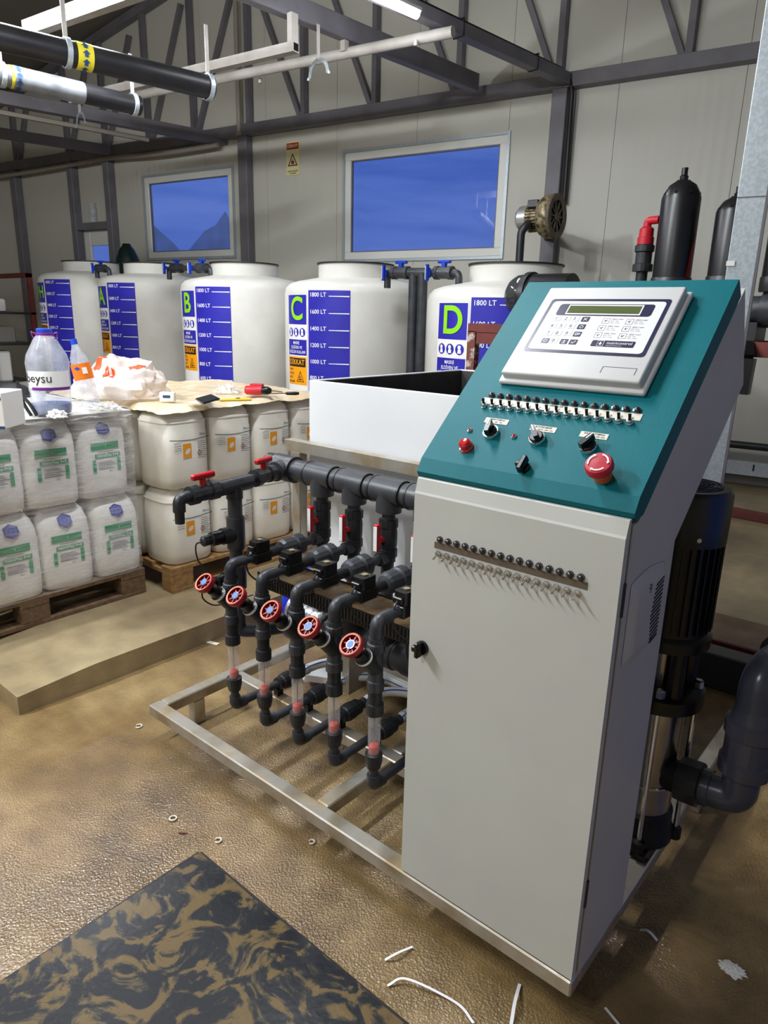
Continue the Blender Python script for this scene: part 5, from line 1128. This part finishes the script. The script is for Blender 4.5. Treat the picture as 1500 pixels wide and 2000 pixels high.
# ================================================================== pallets and jerrycans
def pallet(x0, x1, y0, y1, label, m):
    t = thing('pallet', label, 'pallet', ((x0+x1)/2, (y0+y1)/2, ZS), group='pallets on the slab')
    for i in range(3):
        xx = lerp(x0, x1-.1, i/2); MB().box(xx, xx+.1, y0, y1, ZS, ZS+.022, .002).build('bottom_board', m, t, sm=False)
        for j in range(3):
            yy = lerp(y0, y1-.14, j/2); MB().box(xx+.001, xx+.099, yy, yy+.14, ZS+.022, ZS+.10, .003).build('block', m, t, sm=False)
    for j in range(3):
        yy = lerp(y0, y1-.14, j/2); MB().box(x0, x1, yy, yy+.14, ZS+.10, ZS+.122, .002).build('stringer_board', m, t, sm=False)
    n_ = 7
    for i in range(n_):
        xx = lerp(x0, x1-.1, i/(n_-1)); MB().box(xx, xx+.1, y0, y1, ZS+.122, ZS+.144, .002).build('deck_board', m, t, sm=False)
    return t
AX, BX = -2.84, -2.71
pallet(AX-.98, AX, -.53, .655, 'weathered wooden pallet under the green printed jerrycans', 'pallet_old')
pallet(BX-1.2, BX, .735, 1.95, 'light wooden pallet under the cream jerrycans', 'pallet_wood')
def loft(mb, cx, cy, secs, n=32, p=5.0):
    rings = []
    for z, a, b, ox in secs:
        vs = []
        for k in range(n):
            t_ = 2*PI*k/n; c_, s_ = math.cos(t_), math.sin(t_)
            vs.append((cx+ox+a*math.copysign(abs(c_)**(2/p), c_), cy+b*math.copysign(abs(s_)**(2/p), s_), z))
        rings += vs
    fs = [(j*n+k, j*n+(k+1) % n, (j+1)*n+(k+1) % n, (j+1)*n+k) for j in range(len(secs)-1) for k in range(n)]
    fs += [tuple(range(n-1, -1, -1)), tuple(range((len(secs)-1)*n, len(secs)*n))]
    return mb.add(rings, fs)
ZD = ZS+.145
def onface(xf): return lambda y, z, o=.0: ROT((0, 1, 0), (0, 0, 1), (1, 0, 0), (xf+o, y, z))
# type one: green print, blue hexagon
HA, PA_ = .428, .264
def jug_a(loc, label):
    x, y, z = loc; t = thing('jerrycan', label, 'jerrycan', loc, group='green printed jerrycans')
    a, b = .142, .1315
    loft(MB(), x, y, [(z, a*.9, b*.9, 0), (z+.012, a*.96, b*.96, 0), (z+.05, a*.985, b*.985, 0), (z+.115, a, b, 0), (z+.13, a*.985, b*.99, 0), (z+.29, a*.985, b*.99, 0), (z+.335, a*.94, b*.97, -.004), (z+.382, a*.80, b*.89, -.012), (z+.408, a*.6, b*.74, -.02), (z+.416, a*.4, b*.5, -.022)]).build('body', 'jug_white', t, angle=60)
    MB().lathe([(.034, .40), (.036, .405), (.036, .424), (.032, .428)], (x-.07, y+.05, z), (0, 0, 1), 18).build('cap', 'mixer_white', t, angle=25)
    m = MB().tube(fillet([(x-.02, y-.08, z+.40), (x-.02, y-.08, z+.422), (x-.02, y+.03, z+.422), (x-.02, y+.03, z+.40)], .015), .014, 10); m.build('handle', 'jug_white', t)
    F = onface(x+a*.985+.0012); m = MB(); w_ = .072
    m.prism([(-.078, .0), (.07, .0), (.07, .036), (-.078, .036)], .0006, F(y, z+.245))
    for s_ in (-.066, .066): m.prism(rrect(s_-.009, s_+.009, .0, .068, .006, 3), .0006, F(y, z+.128))
    m.prism([(-.06, .0), (.075, .0), (.075, .022), (-.06, .022)], .0006, F(y, z+.203)); m.build('green_print', 'green_print', t, sm=False)
    m = MB(); m.text('NitroPlus 9+0', .021, F(y+.008, z+.2145, .001), 'CENTER', .015, .98); m.text('i', .02, F(y, z+.263, .001), 'CENTER', .01, 1); m.build('white_print', 'print_white', t, sm=False)
    m = MB()
    for q in range(5): m.prism([(-.044, 0), (.03+.012*((q*7) % 3), 0), (.03+.012*((q*7) % 3), .0022), (-.044, .0022)], .0004, F(y, z+.182-.009*q))
    m.text('20 L', .011, F(y+.02, z+.132, .0005), 'CENTER', .01, 1); m.prism([(-.04, 0), (.04, 0), (.04, .002), (-.04, .002)], .0004, F(y, z+.234)); m.build('grey_print', 'print_grey', t, sm=False)
    # hexagon seal on the shoulder
    nrm = V((.80, 0, .6)).normalized(); up_ = V((-.6, 0, .80)); c_ = V((x+a*.90-.003, y+.0, z+.348)); Mh = ROT((0, 1, 0), up_, nrm, c_)
    hx = lambda r_: [(r_*math.cos(math.radians(60*k+30)), r_*math.sin(math.radians(60*k+30))) for k in range(6)]
    h_ = MB().prism(hx(.038), .0022, Mh, h0=-.004).build('hexagon_seal', 'hex_blue', t, sm=False)
    m = MB().lathe([(.019, 0), (.023, 0)], Mh @ V((0, 0, .003)), nrm, 18, caps=False); m.text('S', .026, Mh @ Matrix.Translation((0, 0, .003)), 'CENTER', .01, 1); m.build('seal_print', 'hex_light', h_, sm=False)
    return t
ja = None
posn = ('far end', 'second from the far end', 'third from the far end', 'near end')
for L_ in range(2):
    for k in range(4):
        loc = (AX-.150-.004*((k+L_) % 2)+(.012 if L_ == 0 else 0), .505-PA_*k+(.02 if L_ == 0 else -.012), ZD+HA*L_); lab = 'white jerrycan with green print, %s layer, %s of the near pallet' % ('bottom' if L_ == 0 else 'top', posn[k])
        if ja is None: ja = jug_a(loc, lab)
        else: dup(ja, loc, lab, rotz=math.radians((2.5, -3, 1.5, -2)[(k+2*L_) % 4]))
# type two: cream can with a dark band line and leaf pictogram
HB, PB = .43, .303
def jug_b(loc, label):
    x, y, z = loc; t = thing('jerrycan', label, 'jerrycan', loc, group='cream jerrycans')
    a, b = .150, .149
    loft(MB(), x, y, [(z, a*.9, b*.9, 0), (z+.014, a*.97, b*.97, 0), (z+.06, a, b, 0), (z+.30, a, b, 0), (z+.305, a*.985, b*.985, 0), (z+.345, a*.985, b*.985, 0), (z+.385, a*.9, b*.92, 0), (z+.412, a*.74, b*.78, 0), (z+.42, a*.6, b*.62, 0)], p=4.2).build('body', 'jug_cream', t, angle=60)
    MB().lathe([(.034, .41), (.036, .415), (.036, .43), (.03, .432)], (x+.07, y-.06, z), (0, 0, 1), 18).build('cap', 'jug_cream', t, angle=25)
    loft(MB(), x, y, [(z+.352, a*.99, b*.99, 0), (z+.356, a*1.0, b*1.0, 0), (z+.362, a*.985, b*.985, 0)], p=4.2).build('shoulder_ring', 'jug_cream', t, angle=60)
    F = onface(x+a+.0015); m = MB()
    m.add([F(y, z) @ V((lerp(-.125, .125, k/10), .268-.010*math.sin(PI*k/10)+e, 0)) for k in range(11) for e in (0, .004)], [(2*k, 2*k+2, 2*k+3, 2*k+1) for k in range(10)])
    m.text('Zltino', .017, F(y+.085, z+.285), 'CENTER', .01, 1); m.build('band_print', 'teal_print', t, sm=False)
    MB().prism([(-.035, 0), (.018, 0), (.018, .078), (-.035, .078)], .0005, F(y-.01, z+.165)).build('pictogram_print', 'orange_print', t, sm=False)
    m = MB().add([F(y-.018, z+.2, .001) @ V(p) for p in ((-.016, -.012, 0), (.0, -.016, 0), (.016, -.004, 0), (.018, .016, 0), (.0, .014, 0), (-.012, .004, 0))], [tuple(range(6))]); m.build('leaf_print', 'jug_cream', t, sm=False)
    m = MB()
    for q in range(9): m.prism([(.05, 0), (.095+.01*((q*5) % 3), 0), (.095+.01*((q*5) % 3), .002), (.05, .002)], .0004, F(y, z+.245-.011*q))
    for q in range(4): m.prism([(-.1, 0), (-.055, 0), (-.055, .002), (-.1, .002)], .0004, F(y, z+.245-.012*q))
    m.build('grey_print', 'print_grey', t, sm=False)
    m = MB().add([F(y+.06, z+.185) @ V(p) for p in ((-.014, 0, 0), (0, -.016, 0), (.014, 0, 0), (0, .016, 0), (-.010, 0, .0002), (0, -.011, .0002), (.010, 0, .0002), (0, .011, .0002))], [(0, 1, 5, 4), (1, 2, 6, 5), (2, 3, 7, 6), (3, 0, 4, 7)]); m.build('hazard_print', 'sign_red', t, sm=False)
    return t
jb = None
pb = ('near corner', 'second from the near corner', 'third from the near corner', 'far corner')
for L_ in range(2):
    for k in range(4):
        loc = (BX-.158, .895+PB*k, ZD+HB*L_); lab = 'cream jerrycan with leaf label, %s layer, %s of the far pallet' % ('bottom' if L_ == 0 else 'top', pb[k])
        if jb is None: jb = jug_b(loc, lab)
        else: dup(jb, loc, lab, rotz=math.radians((0, 2, -2, 1)[(k+L_) % 4]))
    for k in range(1, 4):
        dup(jb, (BX-.158-PB*k, .895, ZD+HB*L_), 'cream jerrycan on the shaded end of the far pallet, %s layer, %s from the corner' % ('bottom' if L_ == 0 else 'top', ('', 'first', 'second', 'third')[k]), rotz=math.radians(-90))
# stretch film round the near load
def wob(y, z, k): return .006*mnoise.noise(V((y*5+k, z*9, k)))+.004*mnoise.noise(V((y*16, z*22, k+3)))
t = thing('stretch_film', 'clear stretch film wrapped round the green printed jerrycans', 'film', (AX, .05, ZD))
m = MB(); x_ = AX+.006
path = [(x_, -.56), (x_, .60), (x_-.02, .648), (x_-.06, .668), (x_-.4, .672)]
def fpt(i, j):
    L_ = i*1.7; acc = 0
    for (a0, b0), (a1, b1) in zip(path, path[1:]):
        d_ = math.hypot(a1-a0, b1-b0)
        if L_ <= acc+d_ or (a1, b1) == path[-1]:
            f_ = min(1, (L_-acc)/d_); xx, yy = lerp(a0, a1, f_), lerp(b0, b1, f_); break
        acc += d_
    zz = ZD+.002+.868*j
    return (xx+abs(wob(yy, zz, 1.3))+.002, yy, zz)
m.grid(fpt, 70, 50); fo = m.build('film', 'stretch_film', t); 
def cloth(name, label, cat, x0, x1, y0, y1, z, amp, m_, nu=46, nv=46, droop=.0, seed=0, fr=5):
    t = thing(name, label, cat, ((x0+x1)/2, (y0+y1)/2, z))
    def f(i, j):
        x, y = lerp(x0, x1, i), lerp(y0, y1, j); e = min(i, 1-i, j, 1-j)
        h = abs(mnoise.noise(V((x*fr+seed, y*fr, 1))))*amp+abs(mnoise.noise(V((x*fr*2.7, y*fr*2.7+seed, 4))))*amp*.6
        ed = max(0, .05-e)/.05
        return (x+.01*mnoise.noise(V((y*9, seed, 2))), y+.01*mnoise.noise(V((x*9, seed, 5))), z+.004+h-droop*ed*ed)
    MB().grid(f, nu, nv).build('sheet', m_, t); return t
ZTA, ZTB = ZD+HA*2+.0, ZD+HB*2+.003
cloth('plastic_cover', 'wrinkled tan plastic cover on top of the cream jerrycans', 'cover', BX-1.24, BX+.0, .73, 1.95, ZTB, .020, 'cover_tan', droop=.03, seed=3)
cloth('foil_sheet', 'crinkled clear film sheet on top of the near pallet load', 'film', AX-.95, AX-.005, -.55, .66, ZTA, .018, 'crumple_film', droop=.03, seed=9, fr=8)
t = thing('cardboard_sheet', 'pale cardboard sheet under the film on the near pallet load', 'cardboard', (AX-.5, 0, ZTA)); MB().box(AX-.96, AX-.004, -.53, .645, ZTA, ZTA+.004).build('board', 'paper', t, sm=False)

# ------------------------------------------------------------------ clutter on the loads
def top(u, v, z): return at(u, v, 'z', z)
za = ZTA+.012; zb = ZTB+.022
p = top(103, 808, za)
t = thing('water_bottle', 'large clear five litre water bottle with purple handle and blue bottom', 'bottle', p)
B = lambda r, h: (r, h)
bh = .40
MB().lathe([(.07, 0), (.085, .008), (.09, .03), (.088, .10), (.092, .115), (.094, .21), (.096, .24), (.088, .275), (.05, .345), (.034, .365), (.032, .375)], p, (0, 0, 1), 28).build('bottle_body', 'clear_bottle', t)
MB().lathe([(.066, .003), (.082, .01), (.0865, .03), (.085, .052), (.001, .052)], p, (0, 0, 1), 28).build('liquid', 'liquid_blue', t)
MB().lathe([(.033, .372), (.034, .376), (.034, .39), (.03, .393)], p, (0, 0, 1), 20).build('cap', 'cap_blue', t)
m = MB().lathe([(.034, .358), (.037, .36), (.037, .372), (.034, .374)], p, (0, 0, 1), 20, caps=False); dx = V((_r.x, _r.y, 0)).normalized()
m.tube(fillet([p+dx*-.035+V((0, 0, .366)), p+dx*-.062+V((0, 0, .378)), p+dx*-.055+V((0, 0, .352)), p+dx*-.03+V((0, 0, .34))], .006), .003, 6); m.tube(fillet([p+dx*.035+V((0, 0, .366)), p+dx*.062+V((0, 0, .378)), p+dx*.055+V((0, 0, .352)), p+dx*.03+V((0, 0, .34))], .006), .003, 6)
m.build('purple_handle', 'purple', t)
fa = math.degrees(math.atan2(CAMP.y-p.y, CAMP.x-p.x)); R_ = .0955
def blabel(a0, a1, z0, z1, off, nm, mm, r_=R_, par=None, o=p):
    g = bend(MB().grid(lambda i, j: (math.radians(fa+lerp(a0, a1, i))*r_, lerp(z0, z1, j), off), 14, 1), o.x, o.y, r_); g.v = [V((q.x, q.y, q.z+o.z)) for q in g.v]; return g.build(nm, mm, par or t)
lb = blabel(-62, 62, .125, .205, .0012, 'label', 'label_white'); blabel(-50, 62, .118, .132, .002, 'label_stripe', 'purple')
g = MB().text('beysu', .058, Matrix.Translation((math.radians(fa-30)*R_, .172, .003)), 'CENTER', .0, .95); g = bend(g, p.x, p.y, R_); g.v = [V((q.x, q.y, q.z+p.z)) for q in g.v]; g.build('label_print', 'print_black', lb, sm=False)
# orange drink bottle, leaning
p = top(180, 792, za+.005); ax_ = (V((0, 0, 1))-dx*.20+V((0, 0, 0))).normalized()
t = thing('drink_bottle', 'leaning clear bottle with orange label and blue cap', 'bottle', p)
MB().lathe([(.035, 0), (.043, .006), (.044, .04), (.041, .07), (.046, .1), (.047, .2), (.04, .25), (.018, .30), (.0145, .315)], p, ax_, 24).build('bottle_body', 'clear_bottle', t)
MB().lathe([(.0478, .135), (.0482, .138), (.0482, .212), (.0478, .215)], p, ax_, 24, caps=False).build('orange_label', 'orange_label', t); MB().lathe([(.0165, .312), (.0165, .336), (.014, .338)], p, ax_, 16).build('cap', 'cap_blue', t)
cdir = (CAMP-p); cdir = (cdir-ax_*cdir.dot(ax_)).normalized(); sx_ = ax_.cross(cdir).normalized()
lp_ = lambda a, h: ROT(ax_.cross(cdir*math.cos(a)+sx_*math.sin(a)), ax_, cdir*math.cos(a)+sx_*math.sin(a), p+ax_*h+(cdir*math.cos(a)+sx_*math.sin(a))*.0495)
MB().prism([(-.012, -.016), (.012, -.016), (.012, .016), (-.012, .016)], .0004, lp_(.25, .178)).build('label_panel', 'paper', t, sm=False); MB().prism([(-.016, 0), (0, -.008), (.016, 0), (0, .009)], .0004, lp_(-.45, .193)).build('label_emblem', 'cap_blue', t, sm=False)
# shopping bag
p = top(240, 775, zb)
t = thing('shopping_bag', 'crumpled white and orange plastic shopping bag on the far load', 'bag', p)
m = MB()
def bagf(i, j):
    a = 2*PI*i; b_ = PI*(j*.5); rx, ry, rz = .26, .17, .20
    d_ = V((math.cos(a)*math.cos(b_), math.sin(a)*math.cos(b_), math.sin(b_)))
    k = 1+.22*mnoise.noise(d_*2.1+V((5, 1, 2)))+.13*mnoise.noise(d_*5.5)+.05*mnoise.noise(d_*13)
    q = V((d_.x*rx, d_.y*ry, d_.z*rz))*k; q = dx*q.x+V((-dx.y, dx.x, 0))*q.y+V((0, 0, max(q.z, 0)))
    return p+q+V((0, 0, .004))
m.grid(bagf, 60, 26); m.build('bag_body', 'bag_film', t)
def bag_patch(a0, a1, j0, j1, nm, mm, n_=12):
    g = MB().grid(lambda i, j: bagf(lerp(a0, a1, i), lerp(j0, j1, j))+((bagf(lerp(a0, a1, i), lerp(j0, j1, j))-p).normalized()*.003), n_, 6); g.build(nm, mm, t)
bag_patch(.60, .66, .55, .8, 'orange_print', 'bag_orange'); bag_patch(.69, .72, .42, .62, 'orange_print', 'bag_orange'); bag_patch(.86, .98, .62, .74, 'orange_print', 'bag_orange'); bag_patch(.735, .75, .42, .6, 'orange_print', 'bag_orange')
# phone, paper, cutter, drill, screwdriver, tissue, crumpled bag
def flat(u0, u1, z): a_, b_ = top(*u0, z), top(*u1, z); d_ = (b_-a_); return (a_+b_)/2, d_.length, math.atan2(d_.y, d_.x)
zc_ = ZTB+.026
c_, L_, an = flat((386, 772), (428, 794), zc_+.01)
t = thing('mobile_phone', 'black mobile phone lying on the tan cover', 'phone', c_)
Mp = Matrix.Translation(c_+V((0, 0, .004))) @ Matrix.Rotation(an, 4, 'Z') @ Matrix.Rotation(math.radians(14), 4, 'X'); MB(Mp).box(-.1, .1, -.045, .045, 0, .009, .003, seg=2).build('phone_body', 'black_plastic', t); MB(Mp).box(-.095, .095, -.041, .041, .009, .0094).build('screen', 'phone', t, sm=False)
c2 = top(388, 786, zc_-.002); t = thing('paper_note', 'small white paper under the phone', 'paper', c2); MB(Matrix.Translation(c2) @ Matrix.Rotation(an+.4, 4, 'Z')).box(-.05, .05, -.04, .04, 0, .0015).build('sheet', 'paper', t, sm=False)
c_, L_, an = flat((437, 784), (484, 783), zc_); t = thing('utility_cutter', 'yellow plastic utility cutter beside the phone', 'cutter', c_); Mp = Matrix.Translation(c_) @ Matrix.Rotation(an, 4, 'Z')
MB(Mp).box(-.085, .085, -.01, .01, 0, .014, .004).build('cutter_body', 'cutter_yellow', t); MB(Mp).box(-.11, -.085, -.007, .007, .005, .006).build('blade', 'chrome', t, sm=False); MB(Mp).box(.0, .025, -.006, .006, .014, .018, .002).build('slider', 'black_plastic', t)
c_ = top(512, 772, zc_); an = math.atan2(dx.y, dx.x)-.05; t = thing('cordless_drill', 'red and black cordless drill lying on its side', 'drill', c_); Mp = Matrix.Translation(c_+V((0, 0, .028))) @ Matrix.Rotation(an, 4, 'Z')
MB(Mp).lathe([(.02, -.10), (.026, -.09), (.027, -.02), (.024, .0)], (0, 0, 0), (1, 0, 0), 18).build('drill_body', 'drill_red', t); MB(Mp).lathe([(.022, 0), (.024, .01), (.024, .035), (.016, .05), (.01, .056)], (0, 0, 0), (1, 0, 0), 16).build('chuck', 'black_plastic', t); MB(Mp).cyl((.05, 0, 0), (.12, 0, -.006), .004, seg=8).build('drill_bit', 'chrome', t)
m = MB(Mp); m.box(-.085, -.05, .01, .11, -.018, .018, .006); m.build('grip', 'black_plastic', t); MB(Mp).box(-.10, -.02, .105, .155, -.026, .026, .006).build('battery', 'drill_red', t); MB(Mp).box(-.095, -.025, .155, .17, -.024, .024, .004).build('battery_base', 'black_plastic', t)
c_, L_, an = flat((545, 771), (577, 771), zc_); t = thing('screwdriver', 'dark handled screwdriver at the far edge of the tan cover', 'screwdriver', c_); Mp = Matrix.Translation(c_+V((0, 0, .008))) @ Matrix.Rotation(an, 4, 'Z')
MB(Mp).lathe([(.006, -.01), (.010, 0), (.011, .05), (.008, .07)], (0, 0, 0), (1, 0, 0), 10).build('handle', 'black_plastic', t); MB(Mp).cyl((-.10, 0, 0), (0, 0, 0), .0028, seg=8).build('shaft', 'chrome', t)
c_ = top(328, 784, zc_-.005); t = thing('tissue_pack', 'small white tissue pack on the tan cover', 'tissue', c_); Mp = Matrix.Translation(c_) @ Matrix.Rotation(math.atan2(dx.y, dx.x), 4, 'Z'); MB(Mp).box(-.04, .04, -.02, .02, 0, .05, .006, seg=2).build('pack', 'paper', t); MB(Mp).box(-.02, .02, -.0206, -.02, .02, .035).build('print', 'stripe_blue', t, sm=False)
def crumple(c_, r_, sc, nm, label, mm, cat):
    t = thing(nm, label, cat, c_); m = MB()
    def f(i, j):
        a = 2*PI*i; b_ = PI*j*.5; d_ = V((math.cos(a)*math.cos(b_), math.sin(a)*math.cos(b_), math.sin(b_))); k = 1+.45*mnoise.noise(d_*4+c_*7)+.2*mnoise.noise(d_*9)
        return c_+V((d_.x*sc[0], d_.y*sc[1], d_.z*sc[2]))*r_*k
    m.grid(f, 32, 12); m.build('crumple', mm, t, angle=12); return t
crumple(top(443, 768, zc_-.01), .07, (1.1, 1, .75), 'crumpled_wrapper', 'crumpled clear wrapper behind the phone', 'crumple_film', 'wrapper')
crumple(top(205, 800, za), .075, (1.2, 1, .45), 'crumpled_wrapper', 'crumpled silver wrapper beside the leaning bottle', 'crumple_film', 'wrapper')
crumple(top(112, 815, za), .04, (1, 1, .8), 'tissue_ball', 'crumpled white tissue in front of the water bottle', 'paper', 'tissue')
c_ = top(-14, 838, za); t = thing('carton', 'white carton with blue stripes at the left edge of the near load', 'box', c_); Mp = Matrix.Translation(c_) @ Matrix.Rotation(math.atan2(dx.y, dx.x)-.02, 4, 'Z')
MB(Mp).box(-.2, .055, .0, .16, 0, .15, .004).build('carton_body', 'paper', t, sm=False); MB(Mp).box(-.2, .048, -.001, .0, .118, .13).build('stripe', 'stripe_blue', t, sm=False); MB(Mp).box(-.2, .052, -.001, .0, .0, .012).build('stripe', 'stripe_blue', t, sm=False)
c_ = top(54, 812, za); t = thing('pliers', 'grey pliers leaning beside the white carton', 'pliers', c_)
for s_ in (-1, 1): MB().tube(smooth_path([c_+dx*(.03+.012*s_), c_+dx*(.005+.014*s_)+V((0, 0, .05)), c_+dx*(-.015+.004*s_)+V((0, 0, .09)), c_+dx*-.025+V((0, 0, .125))]), .008, 8).build('handle', 'dark_steel', t)
MB().cyl(c_+dx*-.023+V((0, 0, .12)), c_+dx*-.03+V((0, 0, .16)), .012, .006, seg=8).build('jaw', 'dark_steel', t)
c_ = top(16, 772, za); t = thing('dark_hat', 'dark round cap resting behind the white carton', 'cap', c_); MB().lathe([(.13, 0), (.135, .01), (.12, .03), (.09, .055), (.04, .07), (.001, .072)], c_, (0, 0, 1), 28, caps=False).build('crown', 'rubber', t); MB().lathe([(.12, .004), (.15, .002), (.15, .006), (.12, .012)], c_, (0, 0, 1), 28, caps=False).build('brim', 'dark_steel', t)
for i, (u, v, s_, h_) in enumerate(((78, 795, .035, .09), (55, 770, .04, .07))): c_ = top(u, v, za); t = thing('small_tub', ('white tub behind the pliers', 'grey tub behind the water bottle')[i], 'tub', c_); MB().lathe([(s_*.85, 0), (s_, h_), (s_*.95, h_), (s_*.8, .01)], c_, (0, 0, 1), 18).build('tub', ('mixer_white', 'mixed_box')[i], t)

# ------------------------------------------------------------------ rubber mat and litter on the floor
t = thing('rubber_mat', 'black rubber mat smeared with mud in the foreground', 'mat', (-.6, -.75, 0))
m = MB()
def matf(i, j): x, y = lerp(-1.10, -.14, i), lerp(-1.55, -.235, j); return (x+.004*mnoise.noise(V((y*4, 1, 0))), y+.004*mnoise.noise(V((x*4, 2, 0))), .014+.006*mnoise.noise(V((x*3, y*3, 0))))
m.grid(matf, 40, 50); m.build('mat_surface', 'muddy_mat', t)
m = MB()
for a0, a1, b0, b1 in ((-1.10, -.14, -.241, -.229), (-1.106, -1.094, -1.55, -.235), (-.146, -.134, -1.55, -.235)): m.box(a0, a1, b0, b1, .0, .014, .004)
m.build('mat_edge', 'rubber', t, sm=False)
for i, (u, v, r_) in enumerate(((271, 1418, .012), (338, 1598, .011), (426, 1641, .010), (609, 1644, .009))):
    c_ = top(u, v, .004); t = thing('plastic_ring', ('white plastic ring near the skid corner', 'white plastic ring in the wet middle of the floor', 'white plastic ring just beyond the mat corner', 'small pale ring close to the front beam')[i], 'ring', c_); MB().torus(c_, (0, 0, 1), r_, .0028, 20, 6, 0, 2*PI if i in (1,) else 1.6*PI).build('ring', 'label_strip', t)
def strip(pts, label, w_=.006, m_='print_white'):
    P = smooth_path([top(u, v, .004+.012*(k % 2)) for k, (u, v) in enumerate(pts)]); t = thing('plastic_strip', label, 'strip', P[0]); m = MB()
    for a_, b_ in zip(P, P[1:]): m.bar(a_, b_, w_, .0014)
    m.build('strip', m_, t, sm=False)
strip([(752, 1875), (775, 1862), (806, 1849)], 'short curled pale strip near the mat edge'); strip([(757, 1925), (795, 1912), (890, 1958), (925, 1998)], 'long pale strip curling along the floor below the cabinet')
strip([(1015, 1922), (1005, 1960), (997, 2010)], 'straight white cable tie near the bottom edge', .008); strip([(1182, 1968), (1210, 2002)], 'white cable tie in the dark right corner', .006); strip([(1250, 1816), (1266, 1818), (1284, 1837)], 'curled white strip on the dark floor right of the cabinet', .008)
c_ = top(415, 1256, .002); t = thing('label_scrap', 'torn pale label scrap on the floor by the slab step', 'paper', c_); MB(Matrix.Translation(c_) @ Matrix.Rotation(.3, 4, 'Z')).box(-.035, .035, -.012, .012, 0, .002).build('scrap', 'label_strip', t, sm=False)
c_ = top(1430, 1895, .0); crumple(c_, .03, (1, .7, .35), 'paper_scrap', 'crumpled pale scrap on the dark floor at right', 'paper', 'paper')
c_ = top(357, 1628, .002); t = thing('wood_splinter', 'tiny brown splinter on the wet floor', 'splinter', c_); MB(Matrix.Translation(c_) @ Matrix.Rotation(.7, 4, 'Z')).box(-.014, .014, -.002, .002, 0, .004, .001).build('splinter', 'rust_red', t, sm=False)

for o in bpy.data.objects:
    if '_o' in o: del o['_o']
